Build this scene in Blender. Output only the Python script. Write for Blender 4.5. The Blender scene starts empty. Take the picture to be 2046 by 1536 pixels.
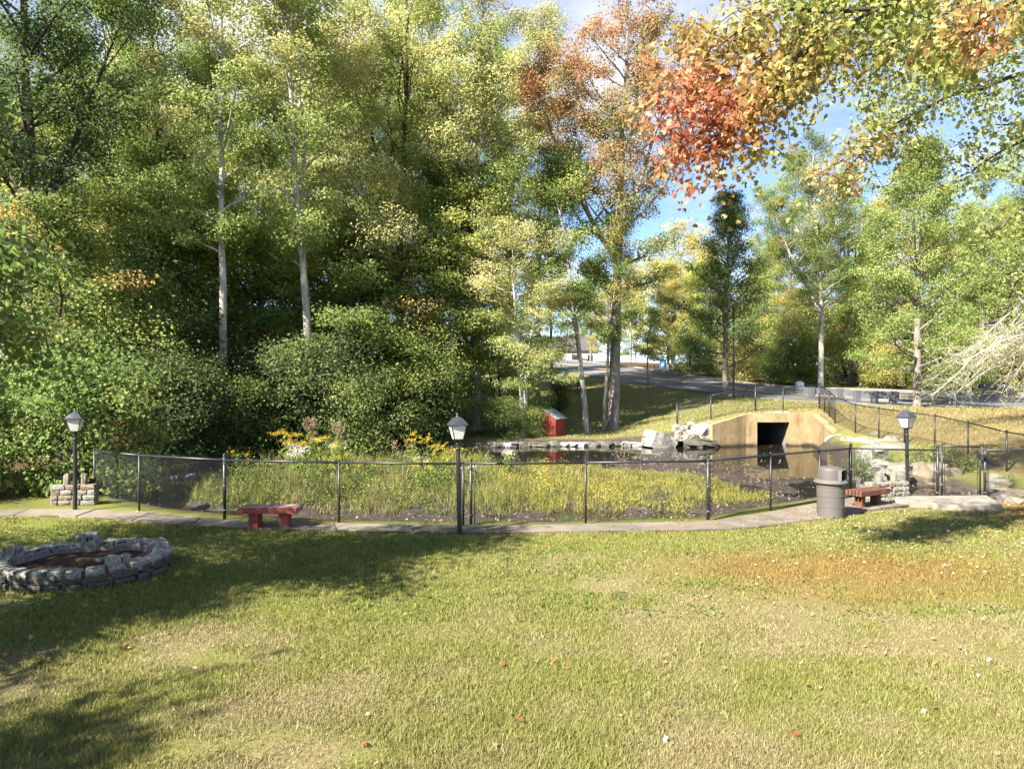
import bpy, bmesh, math, random
import numpy as np
from mathutils import Vector, Matrix, noise as mnoise

random.seed(7)
R = math.radians
scene = bpy.context.scene
COL = scene.collection

# ------------------------------------------------------------------ camera
CAM_H = 2.95
FPX = 1364.0            # focal length in photo pixels (photo is 2046 wide)
cam_data = bpy.data.cameras.new('camera')
cam_data.lens = 24.0
cam_data.sensor_width = 36.0
cam_data.clip_end = 1500
cam_data.clip_start = 0.1
cam = bpy.data.objects.new('camera', cam_data)
cam.location = (0, 0, CAM_H)
cam.rotation_euler = (R(90), 0, 0)
COL.objects.link(cam)
scene.camera = cam

# ------------------------------------------------------------------ sky and sun
SUN_EL = R(40)
SUN_TO = Vector((-0.73, -0.68)).normalized()      # horizontal direction towards the sun
world = bpy.data.worlds.new('World')
scene.world = world
world.use_nodes = True
wn, wl = world.node_tree.nodes, world.node_tree.links
wn.clear()
w_out = wn.new('ShaderNodeOutputWorld')
w_bg = wn.new('ShaderNodeBackground')
w_bg.inputs['Strength'].default_value = 0.06
w_sky = wn.new('ShaderNodeTexSky')
w_sky.sky_type = 'NISHITA'
w_sky.sun_disc = False
w_sky.sun_elevation = SUN_EL
w_sky.sun_rotation = math.atan2(SUN_TO.x, SUN_TO.y)
w_sky.air_density = 0.9
w_sky.dust_density = 0.1
w_sky.altitude = 1800
w_sky.ozone_density = 2.5
tc = wn.new('ShaderNodeTexCoord')
sep = wn.new('ShaderNodeSeparateXYZ')
wl.new(tc.outputs['Generated'], sep.inputs[0])
addz = wn.new('ShaderNodeMath'); addz.operation = 'ADD'; addz.inputs[1].default_value = 0.22
wl.new(sep.outputs['Z'], addz.inputs[0])
mx = wn.new('ShaderNodeMath'); mx.operation = 'MAXIMUM'; mx.inputs[1].default_value = 0.05
wl.new(addz.outputs[0], mx.inputs[0])
dx = wn.new('ShaderNodeMath'); dx.operation = 'DIVIDE'
dy = wn.new('ShaderNodeMath'); dy.operation = 'DIVIDE'
wl.new(sep.outputs['X'], dx.inputs[0]); wl.new(mx.outputs[0], dx.inputs[1])
wl.new(sep.outputs['Y'], dy.inputs[0]); wl.new(mx.outputs[0], dy.inputs[1])
cmb = wn.new('ShaderNodeCombineXYZ')
wl.new(dx.outputs[0], cmb.inputs[0]); wl.new(dy.outputs[0], cmb.inputs[1])
cmb.inputs[2].default_value = 3.7
c_no = wn.new('ShaderNodeTexNoise')
c_no.inputs['Scale'].default_value = 1.15
c_no.inputs['Detail'].default_value = 7
c_no.inputs['Roughness'].default_value = 0.56
c_no.inputs['Distortion'].default_value = 0.3
wl.new(cmb.outputs[0], c_no.inputs['Vector'])
c_rp = wn.new('ShaderNodeValToRGB')
c_rp.color_ramp.elements[0].position = 0.47
c_rp.color_ramp.elements[0].color = (0, 0, 0, 1)
c_rp.color_ramp.elements[1].position = 0.66
c_rp.color_ramp.elements[1].color = (0.9, 0.9, 0.9, 1)
wl.new(c_no.outputs['Fac'], c_rp.inputs['Fac'])
w_mix = wn.new('ShaderNodeMix'); w_mix.data_type = 'RGBA'
wl.new(c_rp.outputs['Color'], w_mix.inputs['Factor'])
wl.new(w_sky.outputs['Color'], w_mix.inputs['A'])
w_mix.inputs['B'].default_value = (4.1, 4.2, 4.4, 1)
wl.new(w_mix.outputs['Result'], w_bg.inputs['Color'])
wl.new(w_bg.outputs[0], w_out.inputs['Surface'])

sun_d = bpy.data.lights.new('sun', 'SUN')
sun_d.energy = 4.5
sun_d.angle = R(0.6)
sun_d.color = (1.0, 0.93, 0.82)
sun = bpy.data.objects.new('sun', sun_d)
to_sun = Vector((SUN_TO.x * math.cos(SUN_EL), SUN_TO.y * math.cos(SUN_EL), math.sin(SUN_EL)))
sun.rotation_euler = to_sun.to_track_quat('Z', 'Y').to_euler()
sun.location = to_sun * 60
COL.objects.link(sun)

vs = scene.view_settings
vs.view_transform = 'Standard'
vs.look = 'None'
vs.exposure = 2.3
vs.gamma = 1.0
vs.use_curve_mapping = False
scene.render.engine = 'CYCLES'
scene.cycles.max_bounces = 9
scene.cycles.diffuse_bounces = 6
scene.cycles.glossy_bounces = 3
scene.cycles.transmission_bounces = 4
scene.cycles.transparent_max_bounces = 6
scene.cycles.use_denoising = True
scene.cycles.use_adaptive_sampling = True
scene.cycles.adaptive_threshold = 0.02
scene.cycles.sample_clamp_indirect = 6.0
scene.cycles.caustics_reflective = False
scene.cycles.caustics_refractive = False

# ------------------------------------------------------------------ helpers
def P(px, py, Y):
    return Vector(((px - 1023) / FPX * Y, Y, CAM_H - (py - 768) / FPX * Y))

def tag(o, label=None, cat=None, group=None, kind=None):
    if label: o['label'] = label
    if cat: o['category'] = cat
    if group: o['group'] = group
    if kind: o['kind'] = kind
    return o

def empty(name, loc, rz=0.0, label=None, cat=None, group=None, kind=None):
    o = bpy.data.objects.new(name, None)
    o.empty_display_size = 0.2
    o.location = loc
    o.rotation_euler = (0, 0, rz)
    COL.objects.link(o)
    return tag(o, label, cat, group, kind)

def link(name, me, m=None, parent=None, loc=None, rz=None, scale=None):
    o = bpy.data.objects.new(name, me)
    COL.objects.link(o)
    if m is not None:
        if len(me.materials) == 0:
            me.materials.append(m)
        elif me.materials[0] != m:
            o.material_slots[0].link = 'OBJECT'
            o.material_slots[0].material = m
    if parent is not None: o.parent = parent
    if loc is not None: o.location = loc
    if rz is not None: o.rotation_euler = (0, 0, rz)
    if scale is not None: o.scale = scale
    return o

def np_mesh(name, v, f, attrs=None, smooth=False):
    """uniform polygons: v (n,3), f (m,k)"""
    v = np.ascontiguousarray(v, dtype=np.float32)
    f = np.ascontiguousarray(f, dtype=np.int32)
    me = bpy.data.meshes.new(name)
    n, (m, k) = len(v), f.shape
    me.vertices.add(n)
    me.vertices.foreach_set('co', v.ravel())
    me.loops.add(m * k)
    me.loops.foreach_set('vertex_index', f.ravel())
    me.polygons.add(m)
    me.polygons.foreach_set('loop_start', np.arange(0, m * k, k, dtype=np.int32))
    me.polygons.foreach_set('loop_total', np.full(m, k, dtype=np.int32))
    if smooth:
        me.polygons.foreach_set('use_smooth', np.ones(m, dtype=bool))
    me.update(calc_edges=True)
    for key, arr in (attrs or {}).items():
        a = me.attributes.new(key, 'FLOAT', 'POINT')
        a.data.foreach_set('value', np.ascontiguousarray(arr, dtype=np.float32))
    return me

class MB:
    """collects polygons, builds one mesh object"""
    def __init__(s): s.v, s.f = [], []
    def add(s, v, f):
        o = len(s.v); s.v.extend([tuple(p) for p in v]); s.f.extend([tuple(i + o for i in q) for q in f]); return s
    def box(s, lo, hi, M=None):
        x0, y0, z0 = lo; x1, y1, z1 = hi
        v = [Vector(p) for p in ((x0,y0,z0),(x1,y0,z0),(x1,y1,z0),(x0,y1,z0),(x0,y0,z1),(x1,y0,z1),(x1,y1,z1),(x0,y1,z1))]
        if M is not None: v = [M @ p for p in v]
        return s.add(v, [(0,3,2,1),(4,5,6,7),(0,1,5,4),(1,2,6,5),(2,3,7,6),(3,0,4,7)])
    def tube(s, pts, rad, n=8, cap=True):
        pts = [Vector(p) for p in pts]
        if not hasattr(rad, '__len__'): rad = [rad] * len(pts)
        v, f = [], []
        for i, p in enumerate(pts):
            d = (pts[min(i+1, len(pts)-1)] - pts[max(i-1, 0)]).normalized()
            a = d.cross(Vector((0, 0, 1)))
            if a.length < 1e-3: a = d.cross(Vector((1, 0, 0)))
            a.normalize(); b = d.cross(a)
            for k in range(n):
                t = 2 * math.pi * k / n
                v.append(p + (a * math.cos(t) + b * math.sin(t)) * rad[i])
        for i in range(len(pts) - 1):
            for k in range(n):
                k2 = (k + 1) % n
                f.append((i*n+k, i*n+k2, (i+1)*n+k2, (i+1)*n+k))
        if cap:
            f.append(tuple(range(n - 1, -1, -1))[::-1]); f.append(tuple((len(pts)-1)*n + k for k in range(n))[::-1])
        return s.add(v, f)
    def lathe(s, prof, n=24, a0=0.0, a1=2*math.pi):
        full = abs(a1 - a0 - 2 * math.pi) < 1e-6
        cols = n if full else n + 1
        v, f = [], []
        for (r, z) in prof:
            for k in range(cols):
                t = a0 + (a1 - a0) * k / n
                v.append((r * math.cos(t), r * math.sin(t), z))
        for i in range(len(prof) - 1):
            for k in range(n):
                k2 = (k + 1) % cols
                f.append((i*cols+k, i*cols+k2, (i+1)*cols+k2, (i+1)*cols+k))
        return s.add(v, f)
    def mesh(s, name, smooth=False, bevel=0.0):
        me = bpy.data.meshes.new(name)
        me.from_pydata(s.v, [], s.f)
        if bevel:
            bm = bmesh.new(); bm.from_mesh(me)
            bmesh.ops.bevel(bm, geom=list(bm.edges), offset=bevel, segments=1, affect='EDGES', clamp_overlap=True)
            bm.to_mesh(me); bm.free()
        bm = bmesh.new(); bm.from_mesh(me)
        bmesh.ops.recalc_face_normals(bm, faces=bm.faces)
        bm.to_mesh(me); bm.free()
        if smooth:
            for p in me.polygons: p.use_smooth = True
        me.update()
        return me
    def build(s, name, m, parent=None, loc=None, rz=None, smooth=False, bevel=0.0):
        return link(name, s.mesh(name, smooth, bevel), m, parent, loc, rz)

def hash2(ix, iy, seed):
    h = (ix.astype(np.int64) * 374761393 + iy.astype(np.int64) * 668265263 + seed * 974711) & 0x7fffffff
    h = ((h ^ (h >> 13)) * 1274126177) & 0x7fffffff
    return ((h ^ (h >> 16)) & 0xffff) / 65535.0

def vnoise(x, y, seed=0):
    ix, iy = np.floor(x).astype(np.int64), np.floor(y).astype(np.int64)
    fx, fy = x - ix, y - iy
    fx = fx * fx * (3 - 2 * fx); fy = fy * fy * (3 - 2 * fy)
    a = hash2(ix, iy, seed); b = hash2(ix + 1, iy, seed); c = hash2(ix, iy + 1, seed); d = hash2(ix + 1, iy + 1, seed)
    return (a * (1 - fx) + b * fx) * (1 - fy) + (c * (1 - fx) + d * fx) * fy

def fbm(x, y, seed=0, oct=4):
    t, amp, tot = 0.0, 1.0, 0.0
    for o in range(oct):
        t = t + amp * vnoise(x * 2 ** o + 17.3 * o, y * 2 ** o - 9.1 * o, seed + o); tot += amp; amp *= 0.5
    return t / tot

def sstep(a, b, x):
    t = np.clip((x - a) / (b - a), 0, 1)
    return t * t * (3 - 2 * t)

# ------------------------------------------------------------------ materials
def new_mat(name, rough=0.8, spec=0.3):
    m = bpy.data.materials.new(name); m.use_nodes = True
    N, L = m.node_tree.nodes, m.node_tree.links
    b = N['Principled BSDF']
    b.inputs['Roughness'].default_value = rough
    b.inputs['Specular IOR Level'].default_value = spec
    return m, N, L, b

def ramp(N, stops):
    r = N.new('ShaderNodeValToRGB')
    e = r.color_ramp.elements
    while len(e) < len(stops): e.new(0.5)
    for i, (p, c) in enumerate(stops):
        e[i].position = p; e[i].color = (*c, 1)
    return r

def surf(name, stops, scale=4.0, rough=0.8, spec=0.3, bump=0.2, bscale=30.0, metal=0.0, coord='Object', detail=6, dist=0.0, stretch=None, two=None):
    m, N, L, b = new_mat(name, rough, spec)
    b.inputs['Metallic'].default_value = metal
    t = N.new('ShaderNodeTexCoord')
    vec = t.outputs[coord]
    if coord == 'World':
        vec = None
    if stretch:
        mp = N.new('ShaderNodeMapping'); mp.inputs['Scale'].default_value = stretch
        L.new(vec, mp.inputs['Vector']); vec = mp.outputs['Vector']
    n1 = N.new('ShaderNodeTexNoise'); n1.inputs['Scale'].default_value = scale; n1.inputs['Detail'].default_value = detail
    n1.inputs['Roughness'].default_value = 0.65; n1.inputs['Distortion'].default_value = dist
    L.new(vec, n1.inputs['Vector'])
    r = ramp(N, stops); L.new(n1.outputs['Fac'], r.inputs['Fac'])
    colour = r.outputs['Color']
    if two:      # a second layer: (stops, scale, lo, hi)
        st2, sc2, lo, hi = two
        n3 = N.new('ShaderNodeTexNoise'); n3.inputs['Scale'].default_value = sc2; n3.inputs['Detail'].default_value = 5
        L.new(t.outputs[coord], n3.inputs['Vector'])
        mr = N.new('ShaderNodeMapRange'); mr.inputs['From Min'].default_value = lo; mr.inputs['From Max'].default_value = hi
        L.new(n3.outputs['Fac'], mr.inputs['Value'])
        mxn = N.new('ShaderNodeMix'); mxn.data_type = 'RGBA'
        L.new(mr.outputs[0], mxn.inputs['Factor']); L.new(colour, mxn.inputs['A']); mxn.inputs['B'].default_value = (*st2, 1)
        colour = mxn.outputs['Result']
    # each object a little lighter or darker
    oi = N.new('ShaderNodeObjectInfo')
    hv = N.new('ShaderNodeHueSaturation')
    mv = N.new('ShaderNodeMapRange'); mv.inputs['To Min'].default_value = 0.86; mv.inputs['To Max'].default_value = 1.14
    L.new(oi.outputs['Random'], mv.inputs['Value']); L.new(mv.outputs[0], hv.inputs['Value'])
    L.new(colour, hv.inputs['Color'])
    L.new(hv.outputs['Color'], b.inputs['Base Color'])
    if bump:
        n2 = N.new('ShaderNodeTexNoise'); n2.inputs['Scale'].default_value = bscale; n2.inputs['Detail'].default_value = 6
        n2.inputs['Roughness'].default_value = 0.7
        L.new(vec, n2.inputs['Vector'])
        bp = N.new('ShaderNodeBump'); bp.inputs['Strength'].default_value = bump; bp.inputs['Distance'].default_value = 0.03
        L.new(n2.outputs['Fac'], bp.inputs['Height']); L.new(bp.outputs['Normal'], b.inputs['Normal'])
    return m

def leaf_mat(name, greens, autumn=None, lo=0.8, hi=1.1, trans=0.46, rough=0.6, spec=0.22):
    """leaf colour from the leaf's own random number, its spray and how far it has turned"""
    m, N, L, b = new_mat(name, rough, spec)
    out = N['Material Output']
    a_r = N.new('ShaderNodeAttribute'); a_r.attribute_name = 'rnd'
    a_c = N.new('ShaderNodeAttribute'); a_c.attribute_name = 'clu'
    a_a = N.new('ShaderNodeAttribute'); a_a.attribute_name = 'aut'
    oi = N.new('ShaderNodeObjectInfo')
    mix1 = N.new('ShaderNodeMath'); mix1.operation = 'MULTIPLY_ADD'; mix1.inputs[1].default_value = 0.5
    half = N.new('ShaderNodeMath'); half.operation = 'MULTIPLY'; half.inputs[1].default_value = 0.5
    L.new(a_c.outputs['Fac'], half.inputs[0])
    L.new(a_r.outputs['Fac'], mix1.inputs[0]); L.new(half.outputs[0], mix1.inputs[2])
    n = len(greens)
    r1 = ramp(N, [(0.08 + 0.84 * i / max(n - 1, 1), c) for i, c in enumerate(greens)])
    L.new(mix1.outputs[0], r1.inputs['Fac'])
    col = r1.outputs['Color']
    if autumn:
        k = len(autumn)
        r2 = ramp(N, [(0.08 + 0.84 * i / max(k - 1, 1), c) for i, c in enumerate(autumn)])
        L.new(mix1.outputs[0], r2.inputs['Fac'])
        mr = N.new('ShaderNodeMapRange'); mr.inputs['From Min'].default_value = lo; mr.inputs['From Max'].default_value = hi
        L.new(a_a.outputs['Fac'], mr.inputs['Value'])
        mm = N.new('ShaderNodeMix'); mm.data_type = 'RGBA'
        L.new(mr.outputs[0], mm.inputs['Factor']); L.new(col, mm.inputs['A']); L.new(r2.outputs['Color'], mm.inputs['B'])
        col = mm.outputs['Result']
    hv = N.new('ShaderNodeHueSaturation')
    mv = N.new('ShaderNodeMapRange'); mv.inputs['To Min'].default_value = 0.84; mv.inputs['To Max'].default_value = 1.16
    L.new(a_r.outputs['Fac'], mv.inputs['Value']); L.new(mv.outputs[0], hv.inputs['Value'])
    L.new(col, hv.inputs['Color'])
    L.new(hv.outputs['Color'], b.inputs['Base Color'])
    tr = N.new('ShaderNodeBsdfTranslucent')
    hv2 = N.new('ShaderNodeHueSaturation'); hv2.inputs['Saturation'].default_value = 1.0; hv2.inputs['Value'].default_value = 1.5
    L.new(hv.outputs['Color'], hv2.inputs['Color']); L.new(hv2.outputs['Color'], tr.inputs['Color'])
    ms = N.new('ShaderNodeMixShader'); ms.inputs[0].default_value = trans
    L.new(b.outputs[0], ms.inputs[1]); L.new(tr.outputs[0], ms.inputs[2])
    L.new(ms.outputs[0], out.inputs['Surface'])
    return m

# ------------------------------------------------------------------ terrain
WATER_Z = -0.30
ROAD_NEAR = [P(2300, 817, 38.5), P(2046, 814, 39.5), P(1900, 812, 40.5), P(1780, 811, 42), P(1640, 804, 44), P(1500, 794, 47.5),
             P(1400, 784, 51), P(1290, 769, 56), P(1240, 763, 60), P(1150, 745, 70), P(1100, 735, 78), P(1000, 726, 90), P(860, 722, 100)]
ROAD_FAR = [P(2300, 791, 49), P(2046, 790, 50), P(1900, 788, 50.5), P(1780, 783, 51.5), P(1600, 777, 54), P(1500, 768, 58),
            P(1430, 759, 62), P(1360, 749, 67), P(1310, 741, 72), P(1230, 731, 82), P(1150, 722, 92), P(1010, 713, 104), P(850, 710, 114)]
CTRL = [(-12,2,.1),(0,0,.05),(12,2,.3),(-12,9,.05),(0,9,0),(12,9,.15),(-12,14.5,0),(0,14,0),(-6,14.3,0),(5,14.6,0),(9,16,0),(14,15,.02),
        (-20,14,.1),(20,12,.35),(20,17,.25),(0,-20,.2),(-30,0,.3),(30,0,.6),(-10,17,0),(6,16.3,0),(9,18.2,-.05),(11,17.8,-.05),(12.3,17.8,-.08),
        (15.4,33,.92),(15.7,29.5,.6),(15.9,26,.47),(16.2,22.5,.05),(16.5,20,-.05),(20,24,.8),(20,30,1.2),(24,22,1.0),(20,36,1.5),(30,30,1.6),
        (12,37.6,1.4),(14,37.8,1.45),(16.2,37.8,1.55),(17.1,38,1.64),(17.0,35,1.3),(10.0,36.8,.9),(8.6,37.4,.45),
        (14.2,31,.45),(13.9,27,.2),(14,23,.05),
        (-20,60,2.6),(-20,45,1.2),(-12,35,.5),(-25,30,.6),(-5,45,1.0),(-5,40,.5),(3,41,.3),(5.9,40.5,.27),(2,46,1.2),(8,45,1.0),(6,50,2.1),
        (4.8,54,2.6),(2,38.5,.21),(3,37.4,0.02),(-2.5,36,.05),(-8,32.5,.05),(-13,29,.1),(-16,22,.1),(10,44,1.3),(12.5,42,1.5),(2,62,3.2),(-8,62,3.0),
        (-10,80,4.0),(-40,50,2.0),(-50,20,1.0),(-50,90,5),(0,110,6.2),(30,75,4.2),(50,60,3.2),(50,45,2.4),(60,20,1.8),(30,100,6),(-120,60,4),(120,60,4),
        (0,200,8),(-150,200,8),(150,200,8),(-150,-60,2),(150,-60,2)]
CTRL += [tuple(p) for p in ROAD_NEAR[1:]] + [tuple(p) for p in ROAD_FAR[1:]]
CT = np.array(CTRL, dtype=np.float64)

def _tps(d2):
    return 0.5 * d2 * np.log(d2 + 1e-9)
_n = len(CT)
_K = _tps(((CT[:, None, :2] - CT[None, :, :2]) ** 2).sum(-1)) + np.eye(_n) * 2.0
_Pm = np.c_[np.ones(_n), CT[:, :2]]
_A = np.block([[_K, _Pm], [_Pm.T, np.zeros((3, 3))]])
_W = np.linalg.solve(_A, np.r_[CT[:, 2], 0, 0, 0])

def base_h(x, y):
    x = np.asarray(x, float); y = np.asarray(y, float)
    q = np.stack([x.ravel(), y.ravel()], -1)
    out = np.empty(len(q))
    for i in range(0, len(q), 20000):
        s = q[i:i+20000]
        K = _tps(((s[:, None] - CT[None, :, :2]) ** 2).sum(-1))
        out[i:i+20000] = K @ _W[:_n] + _W[_n] + s @ _W[_n+1:]
    return np.clip(out, -0.12, 9.0).reshape(x.shape)

FENCE_ARC = [(-10.4, 17.0), (-8.72, 15.97), (-6.30, 14.96), (-3.68, 14.53), (-1.02, 14.27), (1.56, 14.47), (4.25, 14.80), (6.05, 15.97), (7.75, 17.2), (8.98, 18.1)]
POND = [(-9.8,17.35),(-8.55,16.4),(-6.2,15.4),(-3.65,14.95),(-1,14.7),(1.6,14.9),(4.15,15.25),(5.9,16.4),(8.85,18.6),(11,18.35),(12.6,18.3),
        (14.2,19),(14.0,21.5),(13.6,24),(13.8,27),(14.4,30),(15.0,32.0),(15.62,32.3),(16.3,36.75),(12.3,36.75),(10.25,35.6),
        (9.4,36.6),(6.5,37.2),(2,37.0),(-2.5,35.5),(-6,33),(-9.5,30.5),(-13,27.5),(-14.5,23),(-12.5,19.5)]

def poly_sd(x, y, poly):
    """signed distance to polygon, positive inside"""
    x = np.asarray(x, float); y = np.asarray(y, float)
    d2 = np.full(x.shape, 1e9); ins = np.zeros(x.shape, bool)
    for (ax, ay), (bx, by) in zip(poly, poly[1:] + poly[:1]):
        ex, ey = bx - ax, by - ay
        t = np.clip(((x - ax) * ex + (y - ay) * ey) / (ex * ex + ey * ey), 0, 1)
        d2 = np.minimum(d2, (x - ax - t * ex) ** 2 + (y - ay - t * ey) ** 2)
        if ey != 0:
            c = ((ay > y) != (by > y)) & (x < ex * (y - ay) / ey + ax)
            ins ^= c
    return np.where(ins, 1, -1) * np.sqrt(d2)

ISLAND = [(-8.6,18.2),(-5.5,17.0),(-2,16.7),(1.5,17.0),(4.6,17.3),(7.0,18.6),(6.6,21.5),(4.2,24.6),(0,26),(-4,26),(-8,24),(-9.6,21)]
MUDFLAT = [(4.0,17.0),(6.5,17.6),(8.6,20),(9.6,24),(9.2,28),(8.0,31.5),(6.0,31.8),(4.2,28.5),(3.5,25)]

def height(x, y, detail=True):
    x = np.asarray(x, float); y = np.asarray(y, float)
    z = base_h(x, y)
    d = poly_sd(x, y, POND)
    culv = (x > 9.9) & (y > 31.8)
    w = np.where(culv, 0.22, np.where(y < 20, 0.9, 1.3))
    n = fbm(x * 0.7, y * 0.7, 3, 4) - 0.5
    n2 = fbm(x * 2.2, y * 2.2, 9, 3) - 0.5
    bed = -0.56 + 0.25 * n
    di = poly_sd(x, y, ISLAND)
    bed = bed + sstep(-0.9, 0.9, di + 1.2 * n) * (0.42 + 0.2 * n + 0.12 * n2)
    dm = poly_sd(x, y, MUDFLAT)
    bed = bed + sstep(-1.2, 0.8, dm + 2.0 * n) * (0.30 + 0.14 * n2) * (1 - sstep(-0.9, 0.9, di))
    near = sstep(19.0, 16.0, y) * sstep(8.0, 3.5, x)
    bed = np.maximum(bed, bed * (1 - near) + near * (-0.27 + 0.16 * n + 0.08 * n2))
    s = sstep(0.0, 1.0, d / w)
    z = z * (1 - s) + bed * s
    if detail:
        land = 1 - s
        z = z + land * 0.05 * (fbm(x * 0.9, y * 0.9, 21, 3) - 0.5) * sstep(3.0, 8.0, np.abs(y - 5) + 3)
    return z

def H(x, y):
    return float(height(np.array([x]), np.array([y]))[0])

def lawn_dry(x, y):
    n = fbm(x * 0.55, y * 0.75, 41, 4)
    n2 = fbm(x * 1.9, y * 2.4, 51, 3)
    bias = 0.10 * sstep(-2, 5, x) + 0.12 * sstep(10.0, 7.0, y) - 0.15 * sstep(11.5, 14, y) * sstep(8, 4, x)
    return np.clip(sstep(0.48, 0.86, 0.62 * n + 0.38 * n2 + bias), 0, 1)

def lawn_rust(x, y):
    n = fbm(x * 0.5 + 3, y * 0.8, 61, 4)
    g = np.exp(-((x - 5.2) / 4.2) ** 2 - ((y - 10.6) / 1.9) ** 2) + 0.85 * sstep(9.5, 12, x) * sstep(8, 10, y) * sstep(19, 17, y)
    return np.clip(sstep(0.30, 0.95, g * (0.55 + 0.9 * n)), 0, 1)

def spaced(a, b, s): return list(np.arange(a, b, s))
gx = spaced(-400, -120, 40) + spaced(-120, -40, 8) + spaced(-40, -18, 1.0) + spaced(-18, 18.5, 0.28) + spaced(18.5, 40, 1.0) + spaced(40, 120, 8) + spaced(120, 401, 40)
gy = spaced(-120, -20, 10) + spaced(-20, 3, 1.5) + spaced(3, 40, 0.28) + spaced(40, 75, 0.8) + spaced(75, 130, 3) + spaced(130, 620, 35)
gx, gy = np.array(gx), np.array(gy)
GX, GY = np.meshgrid(gx, gy)
GZ = height(GX, GY)
nx, ny = len(gx), len(gy)
idx = np.arange(nx * ny).reshape(ny, nx)
quads = np.stack([idx[:-1, :-1], idx[:-1, 1:], idx[1:, 1:], idx[1:, :-1]], -1).reshape(-1, 4)
# opening of the culvert through the bank
qx = GX.ravel()[quads].mean(1); qy = GY.ravel()[quads].mean(1)
hole = (qx > 12.75) & (qx < 15.0) & (qy > 36.3) & (qy < 37.35)
quads = quads[~hole]
fx, fy = GX.ravel(), GY.ravel()
d_p = poly_sd(fx, fy, POND)
d_i = poly_sd(fx, fy, ISLAND)
mud = sstep(-0.25, 0.25, d_p + 0.5 * (fbm(fx * 1.3, fy * 1.3, 5, 3) - 0.5))
culv = (fx > 9.9) & (fy > 31.8)
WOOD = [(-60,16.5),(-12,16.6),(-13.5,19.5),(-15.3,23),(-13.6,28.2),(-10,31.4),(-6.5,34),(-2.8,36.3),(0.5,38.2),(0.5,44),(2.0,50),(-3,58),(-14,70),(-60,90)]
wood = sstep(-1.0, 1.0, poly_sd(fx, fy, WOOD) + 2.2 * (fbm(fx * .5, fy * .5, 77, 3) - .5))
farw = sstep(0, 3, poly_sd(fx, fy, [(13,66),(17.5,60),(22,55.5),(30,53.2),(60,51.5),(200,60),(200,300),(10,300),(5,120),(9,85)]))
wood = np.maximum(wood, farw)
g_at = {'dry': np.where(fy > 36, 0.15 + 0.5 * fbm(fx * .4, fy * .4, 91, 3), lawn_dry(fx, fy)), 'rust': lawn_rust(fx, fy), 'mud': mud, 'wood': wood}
bank_dry = sstep(15.2, 16.6, fx) * sstep(19.5, 22, fy) * sstep(42, 39, fy)
g_at['dry'] = np.maximum(g_at['dry'], bank_dry * (0.75 + 0.3 * fbm(fx * .5, fy * .7, 33, 4)))
g_at['rust'] = np.maximum(g_at['rust'], bank_dry * .55 * fbm(fx * .6, fy * .6, 34, 3))
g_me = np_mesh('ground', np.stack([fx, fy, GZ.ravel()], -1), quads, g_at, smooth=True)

def ground_material():
    m, N, L, b = new_mat('ground_cover', 0.95, 0.1)
    t = N.new('ShaderNodeNewGeometry')
    def at(n):
        a = N.new('ShaderNodeAttribute'); a.attribute_name = n; return a.outputs['Fac']
    def noise(sc, det=5, rough=.65):
        n = N.new('ShaderNodeTexNoise'); n.inputs['Scale'].default_value = sc; n.inputs['Detail'].default_value = det
        n.inputs['Roughness'].default_value = rough; L.new(t.outputs['Position'], n.inputs['Vector']); return n.outputs['Fac']
    def rmp(f, st):
        r = ramp(N, st); L.new(f, r.inputs['Fac']); return r.outputs['Color']
    def mix(f, a, c):
        x = N.new('ShaderNodeMix'); x.data_type = 'RGBA'; L.new(f, x.inputs['Factor']); L.new(a, x.inputs['A']); L.new(c, x.inputs['B']); return x.outputs['Result']
    def jitter(f, n, amt):
        x = N.new('ShaderNodeMath'); x.operation = 'MULTIPLY_ADD'; L.new(n, x.inputs[0]); x.inputs[1].default_value = amt
        y = N.new('ShaderNodeMath'); y.operation = 'ADD'; y.inputs[1].default_value = -amt / 2; y.use_clamp = True
        L.new(f, x.inputs[2]); L.new(x.outputs[0], y.inputs[0]); return y.outputs[0]
    fine = noise(28, 6, .75); mid = noise(5, 5)
    green = rmp(fine, [(.3, (.075, .086, .018)), (.5, (.135, .148, .034)), (.7, (.20, .21, .06))])
    dry = rmp(fine, [(.3, (.11, .09, .04)), (.5, (.185, .155, .072)), (.7, (.27, .23, .125))])
    rust = rmp(fine, [(.3, (.11, .068, .018)), (.5, (.18, .115, .033)), (.7, (.26, .18, .06))])
    c = mix(jitter(at('dry'), mid, .7), green, dry)
    c = mix(jitter(at('rust'), mid, .4), c, rust)
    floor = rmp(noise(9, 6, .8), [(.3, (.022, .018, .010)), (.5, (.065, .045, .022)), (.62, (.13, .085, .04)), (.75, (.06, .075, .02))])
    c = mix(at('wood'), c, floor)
    mudc = rmp(noise(7, 8, .8), [(.3, (.022, .018, .015)), (.5, (.055, .045, .037)), (.62, (.10, .082, .068)), (.78, (.19, .165, .14))])
    c = mix(at('mud'), c, mudc)
    L.new(c, b.inputs['Base Color'])
    mr = N.new('ShaderNodeMapRange'); mr.inputs['To Min'].default_value = 0.95; mr.inputs['To Max'].default_value = 0.55
    L.new(at('mud'), mr.inputs['Value']); L.new(mr.outputs[0], b.inputs['Roughness'])
    bp = N.new('ShaderNodeBump'); bp.inputs['Strength'].default_value = 0.6; bp.inputs['Distance'].default_value = 0.06
    L.new(noise(22, 8, .8), bp.inputs['Height']); L.new(bp.outputs['Normal'], b.inputs['Normal'])
    return m
M_GROUND = ground_material()
ground = link('ground', g_me, M_GROUND)
tag(ground, kind='structure')

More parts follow.
